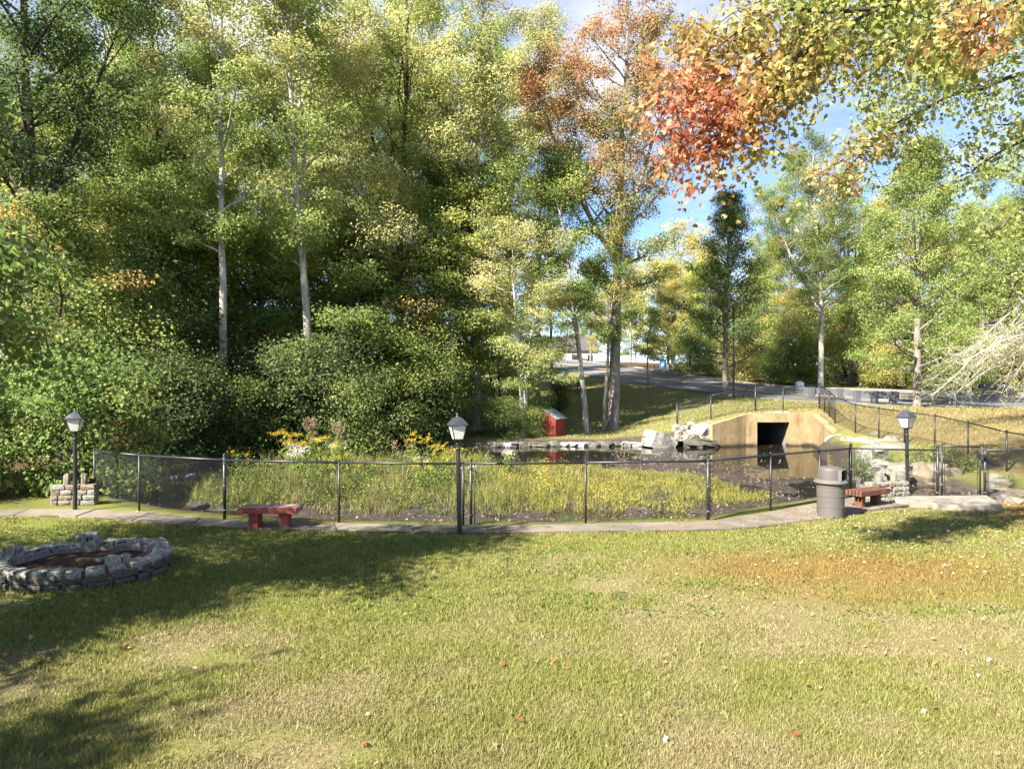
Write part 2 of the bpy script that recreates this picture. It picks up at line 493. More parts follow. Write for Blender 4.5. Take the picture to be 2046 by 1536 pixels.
# ------------------------------------------------------------------ water
def water_material():
    m, N, L, b = new_mat('pond_water', 0.04, 0.5)
    b.inputs['Base Color'].default_value = (0.012, 0.011, 0.008, 1)
    b.inputs['IOR'].default_value = 1.33
    t = N.new('ShaderNodeNewGeometry')
    n = N.new('ShaderNodeTexNoise'); n.inputs['Scale'].default_value = 1.6; n.inputs['Detail'].default_value = 3
    L.new(t.outputs['Position'], n.inputs['Vector'])
    bp = N.new('ShaderNodeBump'); bp.inputs['Strength'].default_value = 0.035; bp.inputs['Distance'].default_value = 0.1
    L.new(n.outputs['Fac'], bp.inputs['Height']); L.new(bp.outputs['Normal'], b.inputs['Normal'])
    tr = N.new('ShaderNodeBsdfTransparent'); tr.inputs['Color'].default_value = (0.55, 0.47, 0.36, 1)
    fr = N.new('ShaderNodeFresnel'); fr.inputs['IOR'].default_value = 1.33
    L.new(bp.outputs['Normal'], fr.inputs['Normal'])
    mr = N.new('ShaderNodeMapRange'); mr.inputs['To Min'].default_value = 0.55; mr.inputs['To Max'].default_value = 1.0
    mr.inputs['From Max'].default_value = 0.5
    L.new(fr.outputs[0], mr.inputs['Value'])
    ms = N.new('ShaderNodeMixShader')
    L.new(mr.outputs[0], ms.inputs[0]); L.new(tr.outputs[0], ms.inputs[1]); L.new(b.outputs[0], ms.inputs[2])
    L.new(ms.outputs[0], N['Material Output'].inputs['Surface'])
    return m
wb = MB()
cx, cy = 1.5, 26.0
ring = []
for (x, y) in POND:
    l = math.hypot(x - cx, y - cy); k = (l + 0.25) / l
    if y > 36.7 and x > 12: k = 1.0
    ring.append((cx + (x - cx) * k, cy + (y - cy) * k, WATER_Z))
wb.add([(cx, cy, WATER_Z)] + ring, [(0, i + 1, (i + 1) % len(ring) + 1) for i in range(len(ring))])
wb.add([(12.9, 36.7, WATER_Z), (14.85, 36.7, WATER_Z), (14.85, 44, WATER_Z), (12.9, 44, WATER_Z)], [(0, 1, 2, 3)])
water = wb.build('pond_water', water_material())
tag(water, kind='structure')

# ------------------------------------------------------------------ road
M_ASPHALT = surf('asphalt', [(.3, (.09, .09, .096)), (.5, (.13, .13, .136)), (.7, (.175, .175, .178))], 0.6, .9, .2, .25, 60, coord='Object', two=((.26, .25, .24), 0.25, .52, .7))
M_CONC = surf('concrete', [(.3, (.11, .092, .072)), (.5, (.16, .138, .11)), (.7, (.21, .185, .152))], 2.2, .9, .2, .25, 70, coord='Object', two=((.17, .13, .09), 0.9, .5, .72))
M_CONC_L = surf('pale_concrete', [(.3, (.14, .125, .10)), (.5, (.19, .172, .145)), (.7, (.245, .225, .19))], 3.0, .9, .2, .25, 60, coord='Object', two=((.28, .24, .19), 1.2, .5, .75))
M_YELLOW = surf('yellow_paint', [(.3, (.55, .34, .05)), (.6, (.70, .46, .08))], 6, .7, .3, .1, 60)

def resample(pts, n):
    pts = [Vector(p) for p in pts]
    d = [0]
    for a, b in zip(pts, pts[1:]): d.append(d[-1] + (b - a).length)
    out = []
    for k in range(n):
        t = d[-1] * k / (n - 1)
        i = min(max(j for j in range(len(d)) if d[j] <= t + 1e-9), len(pts) - 2)
        u = (t - d[i]) / (d[i+1] - d[i])
        p0 = pts[max(i-1, 0)]; p1 = pts[i]; p2 = pts[i+1]; p3 = pts[min(i+2, len(pts)-1)]
        out.append(0.5 * ((2*p1) + (p2-p0)*u + (2*p0-5*p1+4*p2-p3)*u*u + (3*p1-p0-3*p2+p3)*u*u*u))
    return out
RN, RF = resample(ROAD_NEAR, 60), resample(ROAD_FAR, 60)
rows = 10
rv, rf_ = [], []
for a, b in zip(RN, RF):
    for k in range(rows + 1):
        p = a.lerp(b, k / rows)
        rv.append((p.x, p.y, 0))
ra = np.array(rv); ra[:, 2] = height(ra[:, 0], ra[:, 1]) + 0.06
for i in range(59):
    for k in range(rows):
        q = i * (rows + 1) + k
        rf_.append((q, q + 1, q + rows + 2, q + rows + 1))
road = link('road', np_mesh('road', ra, np.array(rf_), smooth=True), M_ASPHALT)
tag(road, kind='structure')

def strip(name, m, pts, wid, z0, z1, kind='structure', parent=None):
    mb = MB(); n = len(pts)
    L_, R_ = [], []
    for i, p in enumerate(pts):
        d = (pts[min(i+1, n-1)] - pts[max(i-1, 0)]); d.z = 0; d.normalize()
        s = Vector((-d.y, d.x, 0)) * wid / 2
        L_.append(p + s); R_.append(p - s)
    v = []
    for l, r in zip(L_, R_):
        zl = H(l.x, l.y); zr = H(r.x, r.y); z = max(zl, zr)
        v += [(l.x, l.y, z + z0), (l.x, l.y, z + z1), (r.x, r.y, z + z1), (r.x, r.y, z + z0)]
    f = []
    for i in range(n - 1):
        o = i * 4
        for k in range(3): f.append((o + k, o + k + 1, o + k + 5, o + k + 4))
    f += [(0, 1, 2, 3), ((n-1)*4+3, (n-1)*4+2, (n-1)*4+1, (n-1)*4)]
    mb.add(v, f)
    o = mb.build(name, m, parent)
    if kind and parent is None: tag(o, kind=kind)
    return o
strip('kerb', M_CONC_L, [p + Vector((0, .15, 0)) for p in RF[5:55]], 0.22, -0.1, 0.19)
mid = [a.lerp(b, 0.46) for a, b in zip(RN, RF)]
mid2 = [a.lerp(b, 0.50) for a, b in zip(RN, RF)]
strip('road_marking', M_YELLOW, mid[8:44], 0.14, 0.03, 0.066)
strip('road_marking', M_YELLOW, mid2[8:44], 0.14, 0.03, 0.066)
strip('road_edge', M_CONC_L, [p + Vector((0, -.12, 0)) for p in RN[0:16]], 0.8, -0.05, 0.05)

# ------------------------------------------------------------------ footpath along the fence
PATH_L = [Vector(p) for p in ((-22, 13.6, 0), (-16, 14.55, 0), (-11.6, 15.9, 0), (-8.9, 15.75, 0), (-6.38, 14.78, 0), (-3.72, 14.36, 0), (-1.02, 14.10, 0), (1.6, 14.30, 0), (4.3, 14.62, 0), (6.15, 15.78, 0), (7.9, 17.0, 0), (9.3, 17.9, 0))]
PATH_R = [Vector(p) for p in ((-22, 12.8, 0), (-16, 13.75, 0), (-11.6, 15.15, 0), (-9.3, 15.05, 0), (-6.6, 14.12, 0), (-3.9, 13.72, 0), (-1.0, 13.45, 0), (1.75, 13.62, 0), (4.6, 13.85, 0), (6.75, 14.85, 0), (8.5, 15.95, 0), (10.0, 16.7, 0))]
NP_ = 21
pl, pr = resample(PATH_L, NP_ * 3 + 1), resample(PATH_R, NP_ * 3 + 1)
bed = MB()
for i in range(len(pl) - 1):
    v = []
    for a in (pl[i], pl[i+1], pr[i+1], pr[i]):
        v.append((a.x, a.y, H(a.x, a.y) * 0 - 0.03))
    for a in (pl[i], pl[i+1], pr[i+1], pr[i]):
        v.append((a.x, a.y, 0.028))
    bed.add(v, [(4, 5, 6, 7), (0, 1, 5, 4), (2, 3, 7, 6)])
M_JOINT = surf('path_joint', [(.3, (.06, .05, .035)), (.7, (.14, .115, .08))], 6, .95, .1, .2, 40)
path = bed.build('footpath', M_JOINT)
tag(path, kind='structure')
for j in range(NP_):
    mb = MB()
    L4 = [pl[j*3 + k] for k in range(4)]; R4 = [pr[j*3 + k] for k in range(4)]
    g = 0.022
    dl = (L4[3] - L4[0]).normalized() * g; dr = (R4[3] - R4[0]).normalized() * g
    L4[0] = L4[0] + dl; L4[3] = L4[3] - dl; R4[0] = R4[0] + dr; R4[3] = R4[3] - dr
    z = 0.048 + random.uniform(-.006, .006)
    v = [(p.x, p.y, z) for p in L4] + [(p.x, p.y, z) for p in R4] + [(p.x, p.y, -.02) for p in L4] + [(p.x, p.y, -.02) for p in R4]
    f = [(k, k+1, 4+k+1, 4+k) for k in range(3)] + [(k, k+1, 8+k+1, 8+k) for k in range(3)] + [(4+k, 5+k, 13+k, 12+k) for k in range(3)] + [(0, 4, 12, 8), (3, 7, 15, 11)]
    mb.add(v, f)
    mb.build('paving_slab', M_CONC, path)

# ------------------------------------------------------------------ trees
def np_tube(pts, rad, n):
    pts = np.asarray(pts, float); rad = np.asarray(rad, float)
    d = np.gradient(pts, axis=0)
    d /= np.linalg.norm(d, axis=1, keepdims=True) + 1e-9
    up = np.where(np.abs(d[:, 2:3]) > 0.9, np.array([[1.0, 0, 0]]), np.array([[0, 0, 1.0]]))
    a = np.cross(d, up); a /= np.linalg.norm(a, axis=1, keepdims=True) + 1e-9
    b = np.cross(d, a)
    t = np.arange(n) * 2 * np.pi / n
    ring = a[:, None] * np.cos(t)[None, :, None] + b[:, None] * np.sin(t)[None, :, None]
    v = (pts[:, None] + ring * rad[:, None, None]).reshape(-1, 3)
    m = len(pts)
    i = np.arange(m - 1)[:, None] * n; k = np.arange(n)[None, :]; k2 = (k + 1) % n
    f = np.stack([i + k, i + k2, i + n + k2, i + n + k], -1).reshape(-1, 4)
    return v, f

class Wood:
    def __init__(s): s.v, s.f, s.n = [], [], 0
    def tube(s, pts, rad, n):
        v, f = np_tube(pts, rad, n); s.v.append(v); s.f.append(f + s.n); s.n += len(v)
    def mesh(s, name):
        return np_mesh(name, np.concatenate(s.v), np.concatenate(s.f), smooth=True)

def curve_branch(rng, p0, d0, length, k, up=0.25, wob=0.16):
    """k points; bends by `up` towards the sky along its length"""
    pts = [np.array(p0, float)]
    d = np.array(d0, float)
    st = length / (k - 1)
    for i in range(k - 1):
        d = d + rng.normal(0, wob, 3) + np.array([0, 0, up / (k - 1)])
        d /= np.linalg.norm(d)
        pts.append(pts[-1] + d * st)
    return np.array(pts)

def leaves_mesh(name, rng, cent, crad, cval, per, size, flat=0.6, maple=False, H_=1.0, axis=None, cr=1.0, droop=0.0, autv=None):
    """cent (c,3) spray centres; crad spray radius; per leaves in each"""
    c = len(cent)
    per = np.full(c, per) if np.isscalar(per) else np.asarray(per)
    ci = np.repeat(np.arange(c), per)
    n = len(ci)
    off = rng.normal(0, 1, (n, 3))
    off *= (np.minimum(1.0, 1.9 / (np.linalg.norm(off, axis=1, keepdims=True) + 1e-6)))
    off = off * 0.62
    off[:, 2] *= flat
    pos = cent[ci] + off * crad[ci][:, None]
    pos[:, 2] -= droop * np.abs(rng.normal(0, 1, n)) * crad[ci]
    ow = pos - np.array([0, 0, .45 * H_]) if H_ > 1.5 else off.copy()
    ow = ow / (np.linalg.norm(ow, axis=1, keepdims=True) + 1e-6)
    nr = rng.normal(0, .50, (n, 3)) + .50 * ow + off * .45 + np.array([0, 0, .36])
    nr /= np.linalg.norm(nr, axis=1, keepdims=True)
    tn = rng.normal(0, 1, (n, 3)); tn[:, 2] -= 0.35
    tn -= nr * (tn * nr).sum(1, keepdims=True)
    tn /= np.linalg.norm(tn, axis=1, keepdims=True)
    bn = np.cross(nr, tn)
    s = size * rng.uniform(.65, 1.3, n)
    if maple:
        # toothed five-lobed outline, folded a little along the midrib
        sh = np.array([(0, -.05, 0), (.30, -.05, .03), (.52, .30, .07), (.26, .34, .05), (.34, .72, .04), (0, 1.0, -.06), (-.34, .72, .04), (-.26, .34, .05), (-.52, .30, .07), (-.30, -.05, .03)])
        fc = np.array([(0, 1, 2, 3), (0, 3, 4, 5), (0, 5, 6, 7), (0, 7, 8, 9)])
    else:
        sh = np.array([(0, 0, 0), (.36, .45, .07), (0, 1.0, -.05), (-.36, .45, .07)])
        fc = np.array([(0, 1, 2, 3)])
    k = len(sh)
    wv = rng.uniform(.8, 1.25, n)
    v = (pos[:, None] + s[:, None, None] * ((sh[None, :, 0:1] * wv[:, None, None]) * bn[:, None] + sh[None, :, 1:2] * tn[:, None] + sh[None, :, 2:3] * rng.uniform(-.6, 2.2, n)[:, None, None] * nr[:, None]))
    v = v.reshape(-1, 3)
    f = (fc[None] + (np.arange(n) * k)[:, None, None]).reshape(-1, 4)
    rnd = rng.uniform(0, 1, n)
    if autv is None:
        hg = np.clip(pos[:, 2] / H_, 0, 1)
        ax = np.zeros((n, 2)) if axis is None else axis
        ou = np.clip(np.linalg.norm(pos[:, :2] - ax, axis=1) / cr, 0, 1.3)
        aut = .50 * hg + .22 * ou + .48 * cval[ci] + rng.normal(0, .05, n)
    else:
        aut = autv[ci] + rng.normal(0, .06, n)
    me = np_mesh(name, v, f, {'rnd': np.repeat(rnd, k), 'clu': np.repeat(cval[ci], k), 'aut': np.repeat(aut, k)}, smooth=False)
    return me

def tree_mesh(name, seed, H_=25.0, r0=0.35, cb=0.35, cr=5.0, prof='oval', n1=30, nleaf=40000, leaf=0.15, lean=(0, 0), wander=0.25,
              rise=(20, 60), up=0.35, fork=False, spray=0.66, sub=(4, 7), flat=0.55, gap=0.0, maple=False, stems=1, upto=0.97, flare=1.5):
    rng = np.random.default_rng(seed)
    W = Wood()
    tips, rads = [], []
    trunks = []
    for si in range(stems):
        k = 14
        t = np.linspace(0, 1, k)
        ang = rng.uniform(0, 6.28)
        sp = 0.0 if stems == 1 else 0.13 * H_
        wx = np.cumsum(rng.normal(0, wander, k)) * 0.35; wy = np.cumsum(rng.normal(0, wander, k)) * 0.35
        hh = H_ * (1.0 if si == 0 else rng.uniform(.75, .95))
        tp = np.stack([lean[0] * t + wx * t + sp * t * math.cos(ang + si * 2.4), lean[1] * t + wy * t + sp * t * math.sin(ang + si * 2.4), hh * t * upto], -1)
        rr = r0 * (1 - t) ** 0.8 * (1 + (flare - 1) * np.exp(-t * 40)) + 0.012
        if stems > 1: rr *= 0.75
        tp2 = np.insert(tp, 1, tp[0] * .85 + tp[1] * .15, axis=0); rr2 = np.insert(rr, 1, r0 * 1.02 * (0.75 if stems > 1 else 1))
        W.tube(tp2, rr2, 10)
        trunks.append((tp, rr, t, hh))
    if fork:
        tp, rr, t, hh = trunks[0]
        fk = []
        for q, (ff, a, ln) in enumerate(fork):
            i = int(ff * 13)
            d = np.array([math.cos(a) * .5, math.sin(a) * .5, 1.0]); d /= np.linalg.norm(d)
            b = curve_branch(rng, tp[i], d, ln, 9, .5, .09)
            rb = rr[i] * .72 * np.linspace(1, .12, 9)
            W.tube(b, rb, 8)
            trunks.append((b, rb, np.linspace(ff, 1, 9), hh))
    ga = rng.uniform(0, 6.28)
    tot = n1 * len(trunks)
    for ti, (tp, rr, t, hh) in enumerate(trunks):
        nb = n1 if ti == 0 or stems > 1 else max(8, n1 // 2)
        for i in range(nb):
            f = cb + (0.985 - cb) * ((i + rng.uniform(0, .9)) / nb)
            if f < t[0]: f = t[0] + (1 - t[0]) * rng.uniform(.1, .9)
            j = np.interp(f, t, np.arange(len(t)))
            j0 = int(min(j, len(t) - 2)); u = j - j0
            p = tp[j0] * (1 - u) + tp[j0 + 1] * u
            rb = max(.012, (rr[j0] * (1 - u) + rr[j0 + 1] * u) * .52)
            s = (f - cb) / (1 - cb)
            if prof == 'oval': pr = math.sin(math.pi * min(1, .14 + .80 * s)) ** .75
            elif prof == 'cone': pr = (1 - s) ** .8 * min(1, .55 + s * 4) + .06
            elif prof == 'pear': pr = min(1, .8 + 1.2 * s) * (1 - s ** 2.0) ** .8 + .05
            else: pr = min(1, .45 + 1.5 * s) * (1 - s ** 3) ** .5 + .08
            ln = cr * pr * rng.uniform(.65, 1.12)
            if gap and rng.uniform() < gap: continue
            ga += 2.4 + rng.normal(0, .35)
            el = R(rise[0] + (rise[1] - rise[0]) * s + rng.normal(0, 7))
            d = np.array([math.cos(ga) * math.cos(el), math.sin(ga) * math.cos(el), math.sin(el)])
            b = curve_branch(rng, p, d, ln, 6, up, .12)
            W.tube(b, np.linspace(rb, .015, 6), 5)
            ns = rng.integers(sub[0], sub[1] + 1)
            for q in range(ns):
                v = .28 + .72 * (q + rng.uniform(.2, .9)) / ns
                v = min(v, .99)
                j = v * 5; j0 = int(min(j, 4)); u = j - j0
                p2 = b[j0] * (1 - u) + b[j0 + 1] * u
                db = b[j0 + 1] - b[j0]; db /= np.linalg.norm(db)
                sd = np.cross(db, [0, 0, 1]); sd /= np.linalg.norm(sd) + 1e-6
                d2 = db * .7 + sd * (1 if q % 2 else -1) * rng.uniform(.5, 1.1) + np.array([0, 0, rng.normal(.12, .25)])
                d2 /= np.linalg.norm(d2)
                l2 = max(.5, ln * rng.uniform(.22, .42) * (1.15 - .5 * v))
                b2 = curve_branch(rng, p2, d2, l2, 4, .2, .16)
                W.tube(b2, np.linspace(max(.009, rb * .3), .006, 4), 3)
                for w_ in (.6, 1.0):
                    j = w_ * 3; j0 = int(min(j, 2)); u = j - j0
                    tips.append(b2[j0] * (1 - u) + b2[j0 + 1] * u); rads.append(spray * rng.uniform(.55, 1.2))
            tips.append(b[-1]); rads.append(spray * rng.uniform(.6, 1.1))
    cent = np.array(tips); crad = np.array(rads)
    # the colour of a spray follows its neighbours
    q = cent / (0.11 * H_ + 0.6)
    cv = np.array([mnoise.noise(Vector(p) + Vector((seed * 3.1, 0, 0))) for p in q])
    cv = np.clip(.5 + .75 * cv + rng.normal(0, .13, len(cv)), 0, 1)
    wt = crad ** 2 * rng.uniform(.35, 1.5, len(crad)); per = np.maximum(1, (wt / wt.sum() * nleaf)).astype(int)
    lm = leaves_mesh(name + '_crown', rng, cent, crad, cv, per, leaf, flat, maple, H_, None, cr)
    return W.mesh(name + '_trunk'), lm

# palettes (base colours of leaves)
G_DARK = [(.05, .08, .024), (.085, .125, .036), (.14, .19, .06)]
G_MID = [(.085, .13, .033), (.145, .20, .05), (.235, .30, .085)]
G_LITE = [(.155, .20, .055), (.24, .295, .08), (.35, .405, .14)]
G_YEL = [(.24, .26, .05), (.37, .38, .08), (.50, .49, .14)]
A_TAN = [(.31, .28, .11), (.44, .39, .17), (.55, .42, .25)]
A_RED = [(.36, .10, .075), (.48, .20, .11), (.50, .33, .17)]
A_ORG = [(.32, .19, .07), (.44, .28, .10), (.50, .38, .14)]
LM = {
    'dark': leaf_mat('leaf_dark_green', G_DARK, G_YEL, 1.0, 1.35),
    'mid': leaf_mat('leaf_green', G_MID, G_YEL, .85, 1.25),
    'midrust': leaf_mat('leaf_green_rust', G_MID, A_ORG, .74, 1.02),
    'lite': leaf_mat('leaf_light_green', G_LITE, G_YEL, .7, 1.1),
    'tan': leaf_mat('leaf_turning_tan', G_LITE, A_TAN, .58, 1.1),
    'tan2': leaf_mat('leaf_turning_pale', G_LITE, [(.35, .33, .12), (.49, .45, .19), (.58, .46, .27)], .55, 1.05),
    'red': leaf_mat('leaf_turning_red', G_MID, A_RED, .50, .92),
    'yellow': leaf_mat('leaf_yellow', [(.21, .22, .06), (.34, .34, .10), (.46, .44, .15)], [(.34, .31, .10), (.46, .40, .14), (.48, .34, .15)], .6, 1.1),
    'pear': leaf_mat('leaf_pear', [(.12, .16, .045), (.21, .265, .075), (.33, .385, .13)], [(.40, .25, .10), (.46, .36, .14)], 1.0, 1.3),
    'pearlite': leaf_mat('leaf_pear_light', [(.15, .195, .055), (.25, .305, .085), (.37, .425, .15)], A_ORG, 1.05, 1.35),
    'shrub': leaf_mat('leaf_shrub', [(.055, .09, .028), (.10, .145, .045), (.17, .22, .075)], G_YEL, 1.0, 1.4),
    'bush': leaf_mat('leaf_bush', [(.085, .135, .034), (.145, .21, .052), (.23, .29, .085)], [(.36, .33, .06), (.42, .28, .07)], 1.05, 1.3),
    'conic': leaf_mat('leaf_cone_tree', [(.06, .095, .03), (.105, .15, .046), (.18, .23, .08)], [(.36, .18, .08), (.42, .28, .10)], 1.02, 1.2),
    'crimson': leaf_mat('leaf_crimson', [(.45, .02, .02), (.6, .04, .03), (.65, .08, .05)]),
    'maroon': leaf_mat('leaf_maroon', [(.10, .025, .02), (.16, .04, .03), (.12, .09, .03)]),
    'maple': leaf_mat('leaf_maple', [(.14, .19, .045), (.24, .28, .07), (.36, .36, .12)], [(.33, .075, .06), (.43, .16, .085), (.48, .29, .13)], .22, .95, spec=.4, rough=.45),
    'maple2': leaf_mat('leaf_maple_far', [(.14, .18, .05), (.24, .28, .09), (.36, .37, .15)], [(.46, .20, .10), (.50, .31, .13), (.53, .39, .19)], .5, 1.0),
}
def bark(name, cols, sc=7.0, two=None):
    return surf(name, [(.3, cols[0]), (.5, cols[1]), (.68, cols[2])], sc, .92, .15, .7, 14, stretch=(1, 1, .25), two=two)
B_GREY = bark('bark_grey', [(.10, .085, .07), (.19, .165, .14), (.30, .27, .235)])
B_PALE = bark('bark_pale', [(.22, .20, .17), (.36, .33, .29), (.52, .49, .44)], 5.0, ((.10, .10, .07), 1.6, .52, .72))
B_DARK = bark('bark_dark', [(.03, .025, .02), (.06, .05, .04), (.11, .095, .08)])

TV = {}
TV['tall_a'] = tree_mesh('tall_a', 11, 25, .30, .30, 4.6, 'oval', 32, 44880, 0.127, lean=(-.6, 0), fork=[(.42, .5, 11), (.5, 3.4, 9)])
TV['tall_b'] = tree_mesh('tall_b', 12, 25, .20, .31, 4.4, 'round', 32, 44880, 0.123, lean=(-1.8, .3), fork=[(.5, 1.0, 10)])
TV['tall_c'] = tree_mesh('tall_c', 13, 26, .28, .24, 5.0, 'oval', 36, 50160, 0.127, wander=.4, fork=[(.36, 2.2, 12), (.47, 5.0, 10)])
TV['tall_d'] = tree_mesh('tall_d', 14, 24, .19, .35, 3.9, 'round', 30, 39600, 0.123, wander=.35, gap=.1)
TV['great'] = tree_mesh('great', 15, 27, .35, .27, 5.4, 'round', 38, 72000, 0.123, lean=(.9, 0), fork=[(.43, 2.9, 12), (.48, .3, 11)], sub=(4, 6), gap=.12, flare=1.4)
TV['layer'] = tree_mesh('layer', 16, 12.5, .21, .34, 4.4, 'round', 24, 39600, 0.111, stems=2, rise=(0, 45), up=.1, flat=.4, spray=.7)
TV['slim'] = tree_mesh('slim', 17, 15, .15, .42, 2.6, 'oval', 22, 17160, 0.115, lean=(-.9, .2), wander=.3)
TV['cone'] = tree_mesh('cone', 18, 14.5, .20, .15, 4.5, 'cone', 50, 47520, 0.107, rise=(15, 62), up=.5, stems=1, spray=.6)
TV['pear'] = tree_mesh('pear', 19, 15.5, .22, .12, 4.5, 'pear', 58, 72000, 0.105, rise=(6, 64), up=.45, spray=.6)
TV['under'] = tree_mesh('under', 20, 9, .11, .16, 3.0, 'round', 22, 22440, 0.123, rise=(5, 45), up=.15, flat=.45, spray=.7)
TV['under_b'] = tree_mesh('under_b', 21, 8, .10, .10, 3.0, 'oval', 24, 22440, 0.107, rise=(8, 50), up=.2, stems=2, spray=.65)
TV['sapling'] = tree_mesh('sapling', 22, 5.2, .05, .32, 1.25, 'oval', 16, 3200, .11, rise=(20, 55), spray=.4, sub=(2, 4))
TV['shrub'] = tree_mesh('shrub', 23, 3.2, .05, .05, 2.0, 'round', 22, 13000, .085, rise=(10, 65), up=.3, stems=3, spray=.5, sub=(4, 6), flat=.7)
TV['shrub_b'] = tree_mesh('shrub_b', 24, 2.8, .05, .05, 2.2, 'oval', 24, 12000, .09, rise=(5, 60), up=.2, stems=3, spray=.5, sub=(4, 6), flat=.7)

def tree(name, var, x, y, pal, label, cat='tree', group=None, s=1.0, sz=None, rz=0.0, bk=B_GREY, z=None, crown='crown', stem='trunk', dz=-0.08, sx=None):
    tm, lm = TV[var]
    o = empty(name, (x, y, (H(x, y) if z is None else z) + dz), rz, label, cat, group)
    o.scale = (sx or s, sx or s, sz or s)
    link(stem, tm, bk, o)
    link(crown, lm, LM[pal], o)
    return o

def at(px, Y):
    return (px - 1023) / FPX * Y

WOODG = 'trees of the wood across the pond'
def wt(px, Y, var, pal, label, s=1.0, rz=0.0, bk=B_GREY, name='tree', sz=None, group=WOODG, sx=None, dx=0):
    return tree(name, var, at(px, Y) + dx, Y, pal, label, 'tree', group, s, sz, rz, bk, sx=sx)

# the wood on the left and behind the pond
wt(70, 27, 'tall_a', 'dark', 'tall dark green tree with forked dark trunk above the left bush', 1.0, 0.2, B_DARK, 'deciduous_tree')
wt(450, 31, 'tall_d', 'tan', 'tree with straight pale bare trunk rising behind the pond shrubs', 1.02, 1.0, B_PALE, 'deciduous_tree')
wt(628, 32.5, 'tall_b', 'tan', 'tall tree with pale trunk leaning towards the left', 1.05, 0.15, B_PALE, 'deciduous_tree')
wt(330, 39, 'tall_c', 'mid', 'dark trunked green tree between the forked tree and the pale bare trunk', .98, 2.0, B_DARK, 'deciduous_tree')
wt(205, 34, 'tall_d', 'mid', 'green tree beside the tall forked dark tree', .95, 3.0, B_GREY, 'deciduous_tree')
wt(800, 39, 'tall_c', 'tan2', 'tall tan leaved tree with dark trunks behind the goldenrod', 1.0, 4.2, B_DARK, 'deciduous_tree')
wt(952, 39.5, 'tall_a', 'tan2', 'tall yellow green tree with stout grey trunk left of the red hut', 1.06, 1.3, B_GREY, 'deciduous_tree')
wt(935, 38.5, 'slim', 'mid', 'slender dark trunk beside the stout grey trunk left of the hut', 1.0, .3, B_DARK, 'slender_tree')
wt(1046, 37.4, 'layer', 'tan2', 'pale leaved low tree with patchy white bark in front of the red hut', .86, .5, B_PALE, 'low_tree')
wt(1172, 39.6, 'slim', 'mid', 'slender pale trunked tree right of the red hut', 1.08, 0.1, B_PALE, 'slender_tree')
wt(1225, 41, 'great', 'red', 'great tree with stout furrowed trunk and red turning crown', 1.0, 0.0, B_GREY, 'great_tree')
wt(1206, 40.3, 'slim', 'midrust', 'thin curved tree growing against the stout furrowed trunk', .8, 2.4, B_GREY, 'slender_tree')
wt(1103, 57, 'tall_d', 'lite', 'grey trunked tree beside the green notice board and the road', .7, 0.4, B_GREY, 'deciduous_tree')
far = [(20, 52, 'tall_c', 'mid', 1.1), (250, 50, 'tall_a', 'tan', 1.08), (400, 58, 'tall_c', 'lite', 1.15),
       (520, 47, 'tall_d', 'mid', 1.0), (590, 62, 'tall_a', 'lite', 1.2), (700, 46, 'tall_a', 'tan', 1.1), (770, 60, 'tall_b', 'mid', 1.25), (870, 48, 'tall_b', 'lite', 1.12),
       (1010, 56, 'tall_d', 'mid', 1.15), (1075, 50, 'tall_b', 'tan', 1.08)]
words_ = ['deep behind the forked dark tree', 'turning tan behind the forked dark tree', 'far behind the pale bare trunk',
          'between the pale bare trunk and the leaning trunk', 'far behind the leaning pale trunk', 'turning tan right of the leaning trunk', 'deep in the wood above the goldenrod', 'light green behind the stout grey trunk',
          'far behind the low pale leaved tree', 'behind the red hut towards the road']
for (px, Y, v, p, s), w in zip(far, words_):
    wt(px, Y, v, p, 'tall woodland tree ' + w, s, px * .37, random.choice([B_GREY, B_DARK]), 'woodland_tree')
unders = [(120, 25.5, 'under', 'midrust', 1.0, 'sapling with yellow orange leaves under the forked dark tree'), (255, 30, 'under_b', 'mid', 1.15, 'bushy understorey tree above the maroon leaves'),
          (360, 33, 'under', 'dark', 1.1, 'dark understorey tree left of the pale bare trunk'), (540, 36, 'under_b', 'mid', 1.2, 'understorey tree behind the crimson leaves'),
          (700, 35, 'under', 'mid', 1.15, 'understorey tree right of the leaning pale trunk'), (790, 36.5, 'under_b', 'midrust', 1.1, 'understorey tree behind the yellow green shrub'),
          (880, 38.5, 'under', 'lite', 1.1, 'light green understorey tree left of the stout grey trunk'), (1000, 40, 'under_b', 'lite', 1.0, 'light green understorey tree behind the low pale leaved tree'),
          (20, 29, 'under_b', 'dark', 1.2, 'dark understorey tree at the left edge of the wood'), (460, 40, 'under', 'dark', 1.2, 'dark understorey tree right behind the pale bare trunk'),
          (630, 42, 'under', 'dark', 1.25, 'dark understorey tree behind the leaning pale trunk'),
          (550, 37.5, 'layer', 'lite', 1.1, 'layered light green tree between the two pale trunks'), (720, 36.5, 'layer', 'tan', 1.05, 'layered tan tree right of the leaning pale trunk'),
          (865, 39, 'layer', 'lite', 1.15, 'layered light green tree above the middle lamp'), (300, 36, 'layer', 'mid', 1.2, 'layered green tree left of the pale bare trunk'),
          (150, 32, 'layer', 'lite', 1.1, 'layered light green tree right of the forked dark tree'), (420, 43, 'pear', 'lite', 1.0, 'leafy light green tree behind the pale bare trunk'),
          (660, 49, 'pear', 'yellow', 1.1, 'yellow green tree deep behind the leaning trunk'), (930, 52, 'pear', 'lite', 1.1, 'leafy light green tree deep behind the stout grey trunk'), (220, 48, 'pear', 'yellow', 1.05, 'yellow green tree deep in the left wood')]
for i, (px, Y, v, p, s, lb) in enumerate(unders):
    wt(px, Y, v, p, lb, s, i * 1.7, B_DARK, 'understorey_tree')

